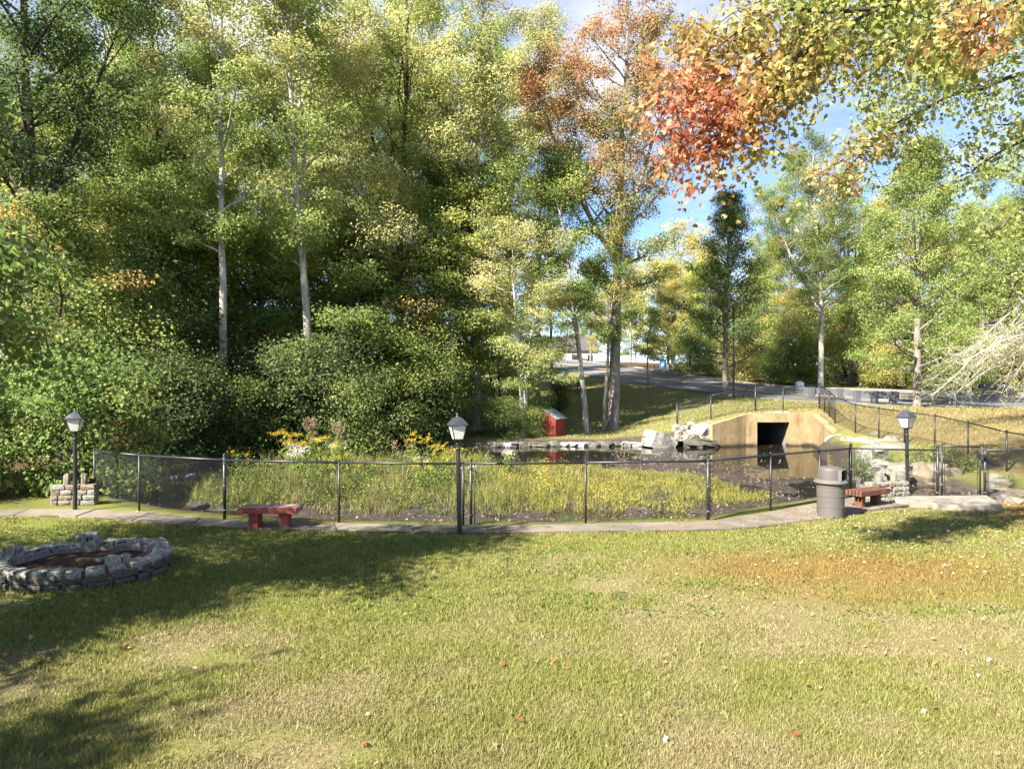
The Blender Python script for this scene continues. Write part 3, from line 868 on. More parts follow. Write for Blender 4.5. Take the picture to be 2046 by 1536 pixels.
# roadside trees on the right
RG = 'trees along the road'
wt(1450, 47.5, 'cone', 'conic', 'dark green cone shaped tree beside the road', 1.0, .6, B_GREY, 'street_tree', group=RG)
wt(1640, 53, 'tall_c', 'midrust', 'tall tree with pale trunk and rusty leaves behind the guard rail', .76, 1.1, B_PALE, 'street_tree', group=RG)
wt(1832, 40, 'pear', 'pear', 'broad light green ornamental tree on the grass right of the guard rail', 1.0, .2, B_GREY, 'street_tree', group=RG)
wt(1295, 54, 'sapling', 'mid', 'thin sapling on the far lawn at the road edge', 1.15, 0, B_GREY, 'sapling', group=RG)
rs = [(1345, 78, 'under_b', 'yellow', 1.9, 'yellow leaved tree behind the blue mailbox'), (1400, 72, 'under', 'lite', 1.2, 'light green tree left of the cone shaped tree across the road'),
      (1385, 92, 'tall_d', 'yellow', .72, 'tall yellow tree far behind the blue mailbox'), (1500, 66, 'under_b', 'lite', 1.1, 'low light green tree right of the cone shaped tree across the road'),
      (1570, 62, 'tall_b', 'pear', .80, 'tall green tree behind the white road sign'), (1590, 57.5, 'under_b', 'midrust', .9, 'small tree with rusty leaves right of the white road sign'),
      (1700, 60, 'tall_a', 'pear', .76, 'tall green tree behind the rusty leaved tree'), (1720, 56.5, 'under', 'lite', .9, 'low light green tree behind the guard rail'),
      (1800, 58, 'tall_c', 'yellow', .72, 'tall yellow green tree behind the broad ornamental tree'), (1890, 56, 'under_b', 'mid', 1.1, 'low green tree right behind the broad ornamental tree'),
      (1960, 54, 'tall_a', 'lite', .72, 'tall light green tree behind the bare twigs'), (1990, 53.5, 'under', 'mid', 1.0, 'low green tree behind the farther pale rail'),
      (2060, 48, 'tall_c', 'lite', .74, 'tall tree at the right edge behind the bare twigs'), (1520, 80, 'tall_c', 'lite', .6, 'distant tree in the gap right of the cone shaped tree'),
      (1260, 96, 'tall_a', 'lite', .6, 'distant tree seen past the stout furrowed trunk'), (1215, 112, 'pear', 'yellow', .9, 'distant bushy yellow tree past the stout furrowed trunk'), (1270, 106, 'pear', 'lite', .8, 'distant bushy green tree left of the blue mailbox'), (1150, 140, 'pear', 'lite', 1.1, 'distant bushy tree behind the white house'), (1060, 118, 'pear', 'mid', .9, 'distant bushy tree left of the white house'), (1180, 120, 'tall_c', 'mid', .7, 'distant tree at the end of the road'),
      (1000, 125, 'tall_a', 'lite', .8, 'distant tree beyond the bend of the road'), (2140, 58, 'tall_b', 'mid', .8, 'tall tree beyond the right edge'),
      (1335, 70, 'pear', 'yellow', .72, 'bushy yellow tree right behind the blue mailbox'), (1420, 76, 'pear', 'yellow', .85, 'bushy yellow tree behind the cone shaped tree'), (1545, 70, 'pear', 'lite', .9, 'bushy light green tree behind the white road sign'),
      (1640, 66, 'pear', 'yellow', .95, 'bushy yellow green tree behind the rusty leaved tree'), (1740, 66, 'pear', 'lite', .9, 'bushy light green tree left behind the ornamental tree'), (1860, 63, 'pear', 'yellow', .95, 'bushy yellow green tree right behind the ornamental tree'),
      (1935, 62, 'pear', 'lite', .9, 'bushy light green tree behind the farther rail'), (2030, 60, 'pear', 'lite', 1.0, 'bushy light green tree at the right edge')]
for i, (px, Y, v, p, s, lb) in enumerate(rs):
    wt(px, Y, v, p, lb, s, i * 2.1, B_GREY, 'roadside_tree', group=RG)

# trees left of the frame and behind it, whose shade falls over the lawn
SG = 'trees at the side of the lawn'
for x, y, v, s, lb in [(-8.2, 7.0, 'under', .86, 'small tree at the side of the lawn nearest the stone ring'), (-9.6, 4.4, 'slim', .66, 'slender tree at the side of the lawn'), (-10.2, .1, 'sapling', 1.45, 'sapling at the side of the lawn nearest the camera'), (-11.8, 7.6, 'under_b', 1.0, 'bushy tree at the side of the lawn beyond the stone ring')]:
    tree('lawn_tree', v, x, y, 'mid', lb, 'tree', SG, s, rz=x * 1.3)

# shrubs along the banks
SH = 'shrubs along the pond bank'
sl = [(395, 27.5, 'shrub', 'shrub', 1.05, 'dark shrub on the bank right of the big bush'), (478, 28.6, 'shrub_b', 'mid', .95, 'dark shrub under the pale bare trunk'),
      (565, 30.5, 'shrub', 'shrub', 1.2, 'grey green shrub behind the left goldenrod'), (640, 31.8, 'shrub_b', 'shrub', 1.5, 'grey green shrub below the leaning pale trunk'),
      (715, 31.0, 'shrub', 'pear', 1.0, 'yellow green shrub behind the goldenrod'), (780, 33.5, 'shrub_b', 'mid', 1.15, 'dark shrub right behind the yellow green shrub'),
      (850, 35, 'shrub', 'mid', 1.25, 'green shrub behind the middle lamp post'), (320, 25.5, 'shrub_b', 'shrub', 1.2, 'dark shrub beside the big bush over the fence end'),
      (600, 34.5, 'shrub', 'mid', 1.35, 'tall dark shrub between the two pale trunks'), (420, 31.5, 'shrub', 'dark', 1.45, 'tall dark shrub left of the pale bare trunk'),
      (270, 27, 'shrub', 'mid', 1.5, 'tall dark shrub behind the big bush'), (1010, 36.9, 'shrub_b', 'mid', .62, 'low shrub at the water left of the red hut'),
      (905, 36.6, 'shrub', 'mid', .7, 'low green shrub at the water behind the middle lamp'), (690, 36.5, 'shrub_b', 'lite', 1.4, 'tall green shrub behind the yellow green shrub'),
      (1062, 37.5, 'shrub_b', 'mid', .5, 'low shrub against the left side of the red hut'), (1118, 46, 'shrub', 'dark', .55, 'rounded dark hedge bush beside the picnic table')]
for i, (px, Y, v, p, s, lb) in enumerate(sl):
    tree('shrub', v, at(px, Y), Y, p, lb, 'shrub', SH, s, rz=i * 1.3, bk=B_DARK, crown='foliage', stem='stems')
for i, (px, Y, s, lb) in enumerate([(1380, 66, 1.1, 'roadside shrub behind the blue mailbox'), (1480, 60, 1.0, 'roadside shrub behind the cone shaped tree'), (1550, 57.5, .9, 'roadside shrub behind the white road sign'),
                                (1640, 57, 1.0, 'roadside shrub behind the pale trunk'), (1760, 54.5, .9, 'roadside shrub behind the guard rail end'), (1860, 53.5, 1.0, 'roadside shrub right of the ornamental tree trunk'),
                                (1940, 53, 1.0, 'roadside shrub behind the farther pale rail'), (2030, 52.5, 1.1, 'roadside shrub at the right edge of the picture'), (1430, 64, .8, 'yellowish roadside shrub left of the cone shaped tree'), (1600, 63, 1.7, 'tall roadside shrub right of the white road sign'), (1690, 62, 1.6, 'tall roadside shrub behind the middle of the guard rail'), (1780, 61, 1.8, 'tall roadside shrub behind the right end of the guard rail'), (1900, 60, 1.7, 'tall roadside shrub right behind the ornamental tree trunk'), (1985, 59, 1.8, 'tall roadside shrub behind the bare twigs'), (1510, 68, 1.6, 'tall roadside shrub behind the street light')]):
    tree('roadside_shrub', ['shrub', 'shrub_b'][i % 2], at(px, Y), Y, ['lite', 'yellow', 'mid'][i % 3], lb, 'shrub', 'shrubs along the road', s * 1.15, rz=i, bk=B_DARK, crown='foliage', stem='stems')
tree('red_leaved_sapling', 'sapling', at(508, 36), 36, 'crimson', 'sapling with bright crimson leaves between the two pale trunks', 'tree', WOODG, 1.0, rz=.4, bk=B_DARK)

# big bush over the left end of the fence
TV['bush'] = tree_mesh('bush', 31, 4.1, .06, .04, 2.7, 'round', 26, 15000, .135, rise=(0, 60), up=-.15, stems=4, spray=.55, sub=(4, 7), flat=.75, maple=False)
tree('leafy_bush', 'bush', -11.6, 18.8, 'bush', 'big bright green bush overhanging the left end of the fence', 'bush', None, .78, rz=.5, bk=B_DARK, crown='foliage', stem='stems')
tree('leafy_bush', 'bush', -14.6, 17.6, 'bush', 'bright green bush at the left edge beside the path', 'bush', None, .70, rz=2.4, bk=B_DARK, crown='foliage', stem='stems')
tree('leafy_bush', 'bush', -17.2, 19.6, 'bush', 'green bush beyond the left edge of the picture', 'bush', None, .85, rz=4.0, bk=B_DARK, crown='foliage', stem='stems')
tree('maroon_sapling', 'sapling', at(258, 22.5), 22.5, 'maroon', 'small sapling with maroon leaves behind the big bush', 'tree', None, .66, rz=1, bk=B_DARK)

# ------------------------------------------------------------------ maples reaching in from the right
def reaching_tree(name, seed, trunk, limbs, pal, label, leaf, per, spray, maple, autf, twig=(5, .55), bk=B_DARK, trunk_r=.22, top=8.0, droop=.25, limb_r=.05, hang=-.25, dens=1.0):
    rng = np.random.default_rng(seed)
    W = Wood()
    tx, ty = trunk; tz = H(tx, ty) - .1
    tp = np.array([(tx, ty, tz + top * u) for u in np.linspace(0, 1, 8)]); tp[:, 0] += np.cumsum(rng.normal(0, .05, 8))
    W.tube(tp, np.linspace(trunk_r, trunk_r * .35, 8), 10)
    cent, crad, cv, au = [], [], [], []
    for li, (pts, start) in enumerate(limbs):
        pw = [np.array(P(*p)) for p in pts]
        if start is not None:
            pw = [np.array((tx, ty, tz + start * top))] + pw
        q = np.array([tuple(v) for v in resample(pw, 14)])
        q += rng.normal(0, .03, q.shape)
        r = limb_r * (1.3 if start is not None else .6)
        W.tube(q, np.linspace(r, r * .18, 14), 6)
        L_ = np.linalg.norm(np.diff(q, axis=0), axis=1).sum()
        nt = int(L_ * twig[0] * dens)
        for k in range(nt):
            v = rng.uniform(.12 if start is None else .3, 1.0) * 13
            j = int(min(v, 12)); u = v - j
            p = q[j] * (1 - u) + q[j + 1] * u
            d = q[j + 1] - q[j]; d /= np.linalg.norm(d) + 1e-6
            d2 = d * .5 + rng.normal(0, .6, 3) + np.array([0, 0, -.1]); d2 /= np.linalg.norm(d2)
            b = curve_branch(rng, p, d2, twig[1] * rng.uniform(.5, 1.5), 4, hang, .2)
            W.tube(b, np.linspace(.008, .003, 4) * (limb_r / .05), 3)
            for w in (1, 2, 3):
                cent.append(b[w]); crad.append(spray * rng.uniform(.6, 1.2))
                c = b[w]; px = 1023 + c[0] / c[1] * FPX; py = 768 - (c[2] - CAM_H) / c[1] * FPX
                au.append(autf(px, py)); cv.append(rng.uniform(0, 1))
    cent, crad, cv, au = map(np.array, (cent, crad, cv, au))
    au = au + .42 * np.array([mnoise.noise(Vector(c) * 2.4) for c in cent])
    lm = leaves_mesh(name + '_crown', rng, cent, crad, cv, per, leaf, .8, maple, 1, None, 1, droop, au)
    o = empty(name, (tx, ty, tz), 0, label, 'tree')
    t = link('trunk', W.mesh(name + '_trunk'), bk, o, (-tx, -ty, -tz))
    c = link('crown', lm, LM[pal], o, (-tx, -ty, -tz))
    return o
g2 = lambda x, y, a, b, s, t: math.exp(-((x - a) / s) ** 2 - ((y - b) / t) ** 2)
limbs = [([(2180,-130,9.3),(1950,-60,9),(1750,20,8.8),(1600,110,8.5),(1480,190,8.3),(1400,270,8.2)], .72),
         ([(1750,20,8.8),(1560,20,8.6),(1440,90,8.4),(1380,180,8.2),(1350,240,8.1)], None),
         ([(1600,110,8.5),(1540,180,8.5),(1480,240,8.4),(1440,300,8.3)], None),
         ([(1950,-60,9),(1800,-20,9.6),(1640,-30,9.2),(1500,10,9),(1410,60,8.9)], None),
         ([(1950,-60,9),(1900,20,9),(1800,80,9.2),(1700,120,9)], None),
         ([(2180,-130,8.6),(2060,-20,8.2),(1990,30,8),(1930,60,8)], .7),
         ([(1640,-30,9.2),(1600,60,9),(1570,130,8.9),(1550,190,8.8)], None),
         ([(1500,10,9),(1450,130,8.7),(1420,210,8.6)], None),
         ([(1800,-20,9.6),(1700,30,9.6),(1620,70,9.5),(1530,120,9.3)], None)]
reaching_tree('maple_tree', 41, (10.2, 8.6), limbs, 'maple', 'maple reaching in from the upper right with red and yellow leaves',  .068, 15, .27, True,
              lambda x, y: .24 + .72 * g2(x, y, 1360, 260, 130, 140) + .25 * g2(x, y, 1470, 150, 220, 150) + .5 * g2(x, y, 1970, 55, 80, 55), (8.5, .65), droop=.3, hang=-.5)
limbs = [([(2150,140,17),(1960,175,17),(1850,215,17),(1740,290,17),(1640,345,17)], .72),
         ([(2150,20,17),(2000,90,16.5),(1860,130,16.5),(1730,165,16.3)], .85),
         ([(2150,240,17.5),(2010,300,17.5),(1910,360,17.5)], .6),
         ([(2150,340,17.5),(2040,420,17.5),(1970,480,17.5)], .5),
         ([(1960,175,17),(1860,110,17),(1760,120,17),(1690,190,17)], None),
         ([(2150,-80,17),(1990,20,17),(1870,50,17),(1770,90,17)], .9),
         ([(1850,215,17),(1780,250,16.6),(1720,240,16.4)], None),
         ([(1740,290,17),(1700,330,17),(1670,380,17)], None),
         ([(2150,180,18),(2060,240,18),(1990,250,18)], .65),
         ([(2150,430,18),(2060,520,18),(2010,600,18)], .4)]
reaching_tree('yellowing_maple', 42, (15.3, 17.2), limbs, 'maple2', 'yellowing maple with a dark slanting branch reaching in from the right', .10, 12, .42, True,
              lambda x, y: .30 + .5 * g2(x, y, 1690, 340, 110, 80) + .25 * g2(x, y, 1800, 270, 90, 60), (4.5, .9), top=11.5, limb_r=.07, droop=.2)
# nearly leafless tree with drooping twigs
rngb = random.Random(5)
limbs = []
for k in range(26):
    ex, ey = rngb.uniform(1850, 2060), rngb.uniform(690, 800)
    Y = rngb.uniform(27.5, 30)
    sy = rngb.uniform(560, 700)
    limbs.append(([(2170, sy, 29), (2090, sy + (ey - sy) * .12 + rngb.uniform(-10, 10), Y + .3), ((2090 + ex) / 2, sy + (ey - sy) * .5 + rngb.uniform(-20, 5), Y), (ex, ey, Y)], None if k % 3 else .62))
reaching_tree('bare_tree', 43, (25.2, 29.6), limbs, 'maple2', 'nearly leafless tree with drooping grey twigs beside the road', .075, 1, .3, False,
              lambda x, y: .5, (7, .8), bk=B_PALE, top=6.5, limb_r=.035, hang=-.1)

# ------------------------------------------------------------------ metal, paint
M_BLACK = surf('black_paint', [(.3, (.010, .010, .012)), (.6, (.020, .021, .024)), (.8, (.045, .045, .048))], 8, .42, .5, .06, 60)
M_MESH = surf('black_vinyl_wire', [(.3, (.008, .008, .008)), (.7, (.02, .02, .02))], 3, .4, .5, 0)
M_BOLT = surf('worn_metal', [(.3, (.10, .10, .10)), (.7, (.32, .32, .32))], 20, .45, .5, .1, 50, metal=.7)
M_LAMPTOP = surf('lamp_roof_paint', [(.3, (.022, .025, .033)), (.6, (.045, .05, .062))], 6, .38, .5, .04, 40)
mg, Ng, Lg, bg = new_mat('frosted_glass', .5, .5)
bg.inputs['Base Color'].default_value = (.80, .80, .78, 1)
bg.inputs['Subsurface Weight'].default_value = 0.0
trg = Ng.new('ShaderNodeBsdfTranslucent'); trg.inputs['Color'].default_value = (.85, .85, .82, 1)
mxg = Ng.new('ShaderNodeMixShader'); mxg.inputs[0].default_value = .45
Lg.new(bg.outputs[0], mxg.inputs[1]); Lg.new(trg.outputs[0], mxg.inputs[2]); Lg.new(mxg.outputs[0], Ng['Material Output'].inputs['Surface'])
M_FROST = mg

# ------------------------------------------------------------------ chain link fences
def wire_panel(A, B, h, name, parent, pitch=.072, r=.0034, z0=.04, barbs=True):
    """diamond wire between post feet A and B (Vectors)"""
    A, B = Vector(A), Vector(B)
    L_ = (Vector((B.x, B.y, 0)) - Vector((A.x, A.y, 0))).length
    hh = h - z0
    nrm = Vector((B.y - A.y, A.x - B.x, 0)).normalized()
    def pt(u, v): return A.lerp(B, u / L_) + Vector((0, 0, z0 + v))
    segs = []
    for sgn in (1, -1):
        u0 = -hh if sgn > 0 else 0.0
        u1 = L_ if sgn > 0 else L_ + hh
        k = math.ceil(u0 / pitch)
        while k * pitch < u1:
            u = k * pitch
            va = max(0, -u if sgn > 0 else u - L_); vb = min(hh, L_ - u if sgn > 0 else u)
            if vb - va > .02: segs.append((pt(u + sgn * va, va), pt(u + sgn * vb, vb), sgn))
            k += 1
    if barbs:
        u = 0.0
        while u < L_:
            segs.append((pt(u, hh), pt(u + .008, hh + .045), 1)); segs.append((pt(u + .012, hh), pt(u - .004, hh + .04), -1)); u += pitch
    a = np.array([tuple(s[0]) for s in segs]); b = np.array([tuple(s[1]) for s in segs]); sg = np.array([s[2] for s in segs])
    d = b - a; d /= np.linalg.norm(d, axis=1, keepdims=True)
    n = np.array(tuple(nrm))[None] * np.ones((len(a), 1)); w = np.cross(d, n)
    o = n * (sg * r * .9)[:, None]
    ring = [w * r, -w * r * .5 + n * r * .87, -w * r * .5 - n * r * .87]
    v = np.stack([a + o + x for x in ring] + [b + o + x for x in ring], 1).reshape(-1, 3)
    f = np.array([(0, 1, 4, 3), (1, 2, 5, 4), (2, 0, 3, 5)])
    f = (f[None] + (np.arange(len(a)) * 6)[:, None, None]).reshape(-1, 4)
    o_ = link(name, np_mesh(name, v, f), M_MESH, parent)
    tag(o_, kind='stuff')
    return o_

def post_mb(p, h, r, cap=True, n=10):
    mb = MB(); p = Vector(p)
    mb.tube([p + Vector((0, 0, -.12)), p + Vector((0, 0, h))], r, n)
    if cap:
        mb.tube([p + Vector((0, 0, h)), p + Vector((0, 0, h + .03)), p + Vector((0, 0, h + .055))], [r * 1.12, r * 1.0, r * .25], n)
    return mb

def fence(name, feet, h, label, group=None, thick=(), r=.024, pitch=.072, barbs=True, rail_r=.022, low=True, wire=.0034):
    f0 = Vector(feet[0])
    root = empty(name, f0, 0, label, 'fence', group)
    inv = -f0
    def put(o): o.location = inv; return o
    for i, p in enumerate(feet):
        big = i in thick
        put(post_mb(p, h + (.06 if big else -.01), r * (1.5 if big else 1), True).build('post', M_BLACK, root, smooth=True))
        mb = MB(); q = Vector(p)
        if big:
            for zz in (.18, h * .55, h - .1):
                mb = MB(); mb.tube([q + Vector((0, 0, zz)), q + Vector((0, 0, zz + .03))], r * 1.5 + .008, 10)
                put(mb.build('tension_band', M_BOLT, root))
            # tension bar beside the terminal post
            nb = Vector(feet[i+1]) if i + 1 < len(feet) else Vector(feet[i-1])
            dd = (nb - q).normalized() * .085
            mb = MB(); mb.box((-.006, -.006, .05), (.006, .006, h - .02), Matrix.Translation(q + dd)); put(mb.build('tension_bar', M_BLACK, root))
    for a, b in zip(feet, feet[1:]):
        A, B = Vector(a), Vector(b)
        mb = MB(); mb.tube([A + Vector((0, 0, h - .03)), A.lerp(B, .5) + Vector((0, 0, h - .034)), B + Vector((0, 0, h - .03))], rail_r, 8)
        put(mb.build('top_rail', M_BLACK, root, smooth=True))
        put(wire_panel(A, B, h, 'chain_link', root, pitch, wire, barbs=barbs))
    return root
feet = [Vector((x, y, 0.0)) for x, y in FENCE_ARC]
for p in feet: p.z = min(0.03, base_h(p.x, p.y) + .02)
fence('chain_link_fence', feet, 1.31, 'long low black chain link fence curving along the path round the pond', 'black chain link fences', thick=(2, 6, 9), wire=.0031, rail_r=.024)
# second post of the gate beside the middle lamp
mbp = post_mb(Vector((-.86, 14.29, 0)), 1.36, .03); mbp.tube([Vector((-.78, 14.30, .05)), Vector((-.78, 14.30, 1.28))], .012, 6)
for zz in (.2, .72, 1.18): mbp.tube([Vector((-.86, 14.29, zz)), Vector((-.86, 14.29, zz + .035))], .042, 10)
gp = mbp.build('fence_post', M_BLACK, None, smooth=True); tag(gp, 'black fence post standing right behind the middle lamp post', 'post')
zg = -.02
f2 = [Vector((8.98, 18.1, zg)), Vector((10.95, 17.56, zg))]
fence('chain_link_fence', f2, 1.31, 'short black chain link fence between the stone wall and the gate', 'black chain link fences', thick=(0, 1))
f3 = [Vector((12.18, 17.58, zg)), Vector((15.0, 17.75, 0)), Vector((18.0, 18.0, .1))]
fence('chain_link_fence', f3, 1.31, 'black chain link fence running to the right edge beside the gate', 'black chain link fences', thick=(0,))
# gate, standing a little high
ga, gb = Vector((11.04, 17.53, .06)), Vector((12.0, 17.5, .06))
gate = empty('chain_link_gate', ga, 0, 'black chain link gate in its frame behind the concrete slab', 'gate')
mb = MB()
for p in (ga, gb): mb.tube([p, p + Vector((0, 0, 1.34))], .021, 8)
for zz in (.03, 1.30): mb.tube([ga + Vector((0, 0, zz)), gb + Vector((0, 0, zz))], .021, 8)
mb.build('gate_frame', M_BLACK, gate, -ga, smooth=True)
mb = MB()
for u in (.07, .93): mb.tube([ga.lerp(gb, u) + Vector((0, 0, .05)), ga.lerp(gb, u) + Vector((0, 0, 1.28))], .008, 6)
mb.build('tension_bar', M_BLACK, gate, -ga)
wire_panel(ga, gb, 1.3, 'chain_link', gate).location = -ga
mb = MB(); mb.box((11.96, 17.44, 1.10), (12.14, 17.5, 1.16)); mb.box((11.94, 17.46, 1.05), (12.0, 17.55, 1.2)); mb.build('latch', M_BLACK, gate, -ga)
mb = MB()
for zz in (.3, .75, 1.12): mb.tube([ga + Vector((-.02, 0, zz)), ga + Vector((-.02, 0, zz + .05))], .032, 8)
mb.build('hinge', M_BOLT, gate, -ga)
# fence above the culvert and down the bank
up = [(8.95, 37.0), (10.75, 36.9), (13.55, 38.0), (15.05, 37.9), (17.1, 38.0), (16.75, 36.6), (16.4, 35.3), (15.9, 33.6), (15.72, 31.25), (15.85, 29.5), (15.95, 27.75), (16.1, 26), (16.2, 24.25), (16.3, 22.5), (16.45, 20.6), (16.6, 19.0)]
f4 = [Vector((x, y, H(x, y))) for x, y in up]
fence('chain_link_fence', f4, 1.33, 'black chain link fence above the culvert and down the grassy bank', 'black chain link fences', thick=(0, 2, 4), pitch=.085, barbs=False, r=.03, wire=.0032)

# ------------------------------------------------------------------ lamp posts
def lamp(x, y, lean, label, rz=.35):
    z = H(x, y)
    root = empty('lamp_post', (x, y, z), rz, label, 'lamp post', 'black lamp posts round the pond')
    root.rotation_euler = (lean[1], lean[0], rz)
    mb = MB(); mb.lathe([(0, -.1), (.047, -.1), (.047, 1.2), (.042, 1.75), (.042, 1.76), (0, 1.76)], 16); mb.build('pole', M_BLACK, root, smooth=False)
    mb = MB(); mb.lathe([(.043, 1.66), (.052, 1.665), (.052, 1.70), (.043, 1.705)], 16)
    mb.lathe([(.042, 1.76), (.060, 1.775), (.036, 1.80), (.036, 1.82), (.085, 1.845), (.095, 1.86), (0, 1.86)], 16); mb.build('collar', M_BLACK, root, smooth=True)
    b, t, z0, z1 = .085, .150, 1.87, 2.15
    fr = MB()
    cb = [Vector((sx * b, sy * b, z0)) for sx, sy in ((-1,-1),(1,-1),(1,1),(-1,1))]
    ct = [Vector((sx * t, sy * t, z1)) for sx, sy in ((-1,-1),(1,-1),(1,1),(-1,1))]
    for i in range(4):
        j = (i + 1) % 4
        fr.tube([cb[i], ct[i]], .010, 6); fr.tube([cb[i], cb[j]], .012, 6); fr.tube([ct[i], ct[j]], .012, 6)
    fr.box((-b, -b, 1.855), (b, b, 1.872))
    fr.build('lantern_frame', M_BLACK, root)
    for i in range(4):
        j = (i + 1) % 4
        pn = MB(); c = Vector((0, 0, 2))
        q = [cb[i], cb[j], ct[j], ct[i]]
        ins = [p.lerp(sum(q, Vector()) / 4, .03) for p in q]
        nn = (q[1] - q[0]).cross(q[3] - q[0]).normalized() * .004
        pn.add([p - nn for p in ins] + [p + nn for p in ins], [(0,1,2,3),(4,5,6,7),(0,1,5,4),(1,2,6,5),(2,3,7,6),(3,0,4,7)])
        pn.build('pane', M_FROST, root)
    # bell shaped square roof
    rf = MB(); prof = [(.205, 2.148), (.205, 2.165), (.175, 2.195), (.145, 2.235), (.105, 2.275), (.06, 2.30), (.045, 2.31)]
    v, f = [], []
    n = 16
    for (r, zz) in prof:
        for k in range(n):
            a = 2 * math.pi * k / n
            m_ = max(abs(math.cos(a)), abs(math.sin(a))); sq = 1 / m_
            rr = r * (.93 * (1 + (sq - 1) * .75))
            v.append((rr * math.cos(a), rr * math.sin(a), zz))
    for i in range(len(prof) - 1):
        for k in range(n): f.append((i*n+k, i*n+(k+1)%n, (i+1)*n+(k+1)%n, (i+1)*n+k))
    f.append(tuple(range(n))); f.append(tuple((len(prof)-1)*n + k for k in range(n)))
    rf.add(v, f); rf.build('lantern_roof', M_LAMPTOP, root)
    fn = MB(); fn.lathe([(.028, 2.305), (.03, 2.318), (.012, 2.328), (.024, 2.345), (.022, 2.362), (.008, 2.375), (.004, 2.395), (0, 2.397)], 12); fn.build('finial', M_LAMPTOP, root, smooth=True)
    return root
lamp(at(150, 15.87), 15.87, (0, 0), 'black lamp post beside the low stone wall and big bush', .3)
lamp(at(920, 13.6), 13.42, (R(-1.2), 0), 'black lamp post in the middle beside the curving fence', .3)
lamp(at(1812, 18.0), 17.95, (R(-1.9), 0), 'black lamp post behind the concrete slab beside the gate', .5)

# ------------------------------------------------------------------ benches
M_RED = surf('red_painted_wood', [(.3, (.15, .032, .026)), (.5, (.22, .05, .038)), (.7, (.27, .09, .07))], 5, .75, .25, .35, 25, stretch=(1, 6, 6), two=((.30, .22, .19), 3.5, .58, .75))
M_WORN = surf('worn_red_wood', [(.3, (.14, .07, .055)), (.5, (.27, .19, .16)), (.7, (.38, .31, .27))], 4, .85, .2, .4, 25, stretch=(1, 6, 6))
M_BROWN = surf('red_brown_wood', [(.3, (.075, .028, .02)), (.5, (.12, .052, .034)), (.7, (.16, .085, .055))], 5, .8, .2, .4, 25, stretch=(1, 6, 6))
def bench(x, y, rz, label, ms, ml, worn=None, L_=1.2, depth=.42, lw=.095, ld=.144):
    z = H(x, y)
    root = empty('bench', (x, y, z), rz, label, 'bench', 'low red wooden benches by the path')
    n = 5; w = .062; gp = (depth - n * w) / (n - 1)
    for i in range(n):
        y0 = -depth / 2 + i * (w + gp)
        mb = MB(); mb.box((-L_/2, y0, .34), (L_/2, y0 + w, .465))
        o = mb.build('slat', ms if (worn is None or i == 0) else worn, root, bevel=.006)
        if i == 0:
            for bx in (-.30, .30):
                mb = MB(); mb.tube([Vector((bx, y0 - .008, .405)), Vector((bx, y0 + .01, .405))], .018, 8); mb.build('bolt', M_BOLT, o)
    for sx in (-.30, .30):
        mb = MB(); mb.box((sx - lw, -ld, -.12), (sx + lw, ld, .338)); mb.build('leg', ml, root, bevel=.008)
    return root
bench(at(539, 13.95), 13.98, R(1), 'weathered red bench on the grass left of the middle lamp', M_RED, M_RED, M_WORN)
bench(8.52, 16.35, R(29), 'red brown slatted bench between the litter bin and the low stone wall', M_BROWN, M_BROWN, None, L_=1.1, lw=.07, ld=.10)

# ------------------------------------------------------------------ litter bin
M_BIN = surf('grey_plastic', [(.3, (.082, .073, .066)), (.6, (.098, .088, .08)), (.8, (.115, .104, .095))], 3, .55, .35, .05, 80)
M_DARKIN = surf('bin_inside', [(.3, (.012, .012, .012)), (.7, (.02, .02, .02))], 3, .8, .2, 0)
bx_, by_ = at(1666, 14.95), 15.1
rb = empty('litter_bin', (bx_, by_, H(bx_, by_) - .02), R(-42), 'grey plastic litter bin with domed lid beside the path', 'litter bin')
mb = MB()
mb.lathe([(0, .0), (.262, .0), (.272, .02), (.278, .26), (.286, .265), (.286, .275), (.279, .28), (.284, .50), (.292, .505), (.292, .515), (.285, .52), (.290, .70), (.298, .705), (.298, .78), (.26, .78)], 40)
mb.build('body', M_BIN, rb, smooth=False)
mb = MB(); mb.lathe([(.296, .775), (.335, .775), (.352, .785), (.355, .81), (.342, .822), (.328, .825), (.322, .855), (.308, .862), (.29, .865)], 40); mb.build('lid_rim', M_BIN, rb, smooth=True)
# dome with an opening to the side
dome = [(.292, .862), (.286, .93), (.277, 1.03), (.268, 1.085), (.25, 1.115), (.18, 1.14), (.08, 1.152), (0, 1.153)]
mb = MB()
ow = R(40)
mb.lathe(dome[:4], 40, ow, 2 * math.pi - ow)
mb.lathe(dome[3:], 40)
mb.lathe([(.270, .862), (.268, 1.08)], 40, ow, 2 * math.pi - ow)
ld = mb.build('lid', M_BIN, rb, smooth=False)
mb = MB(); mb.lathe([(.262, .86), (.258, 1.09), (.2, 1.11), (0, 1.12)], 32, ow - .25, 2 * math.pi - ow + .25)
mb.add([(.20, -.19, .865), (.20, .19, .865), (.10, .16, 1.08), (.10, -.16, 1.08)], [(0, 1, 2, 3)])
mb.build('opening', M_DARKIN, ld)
mb = MB()
for s in (-1, 1):
    mb.box((.205, s * .185 - .008, .862), (.285, s * .185 + .008, 1.09))
mb.box((.20, -.19, 1.075), (.30, .19, 1.092)); mb.build('hood', M_BIN, ld)

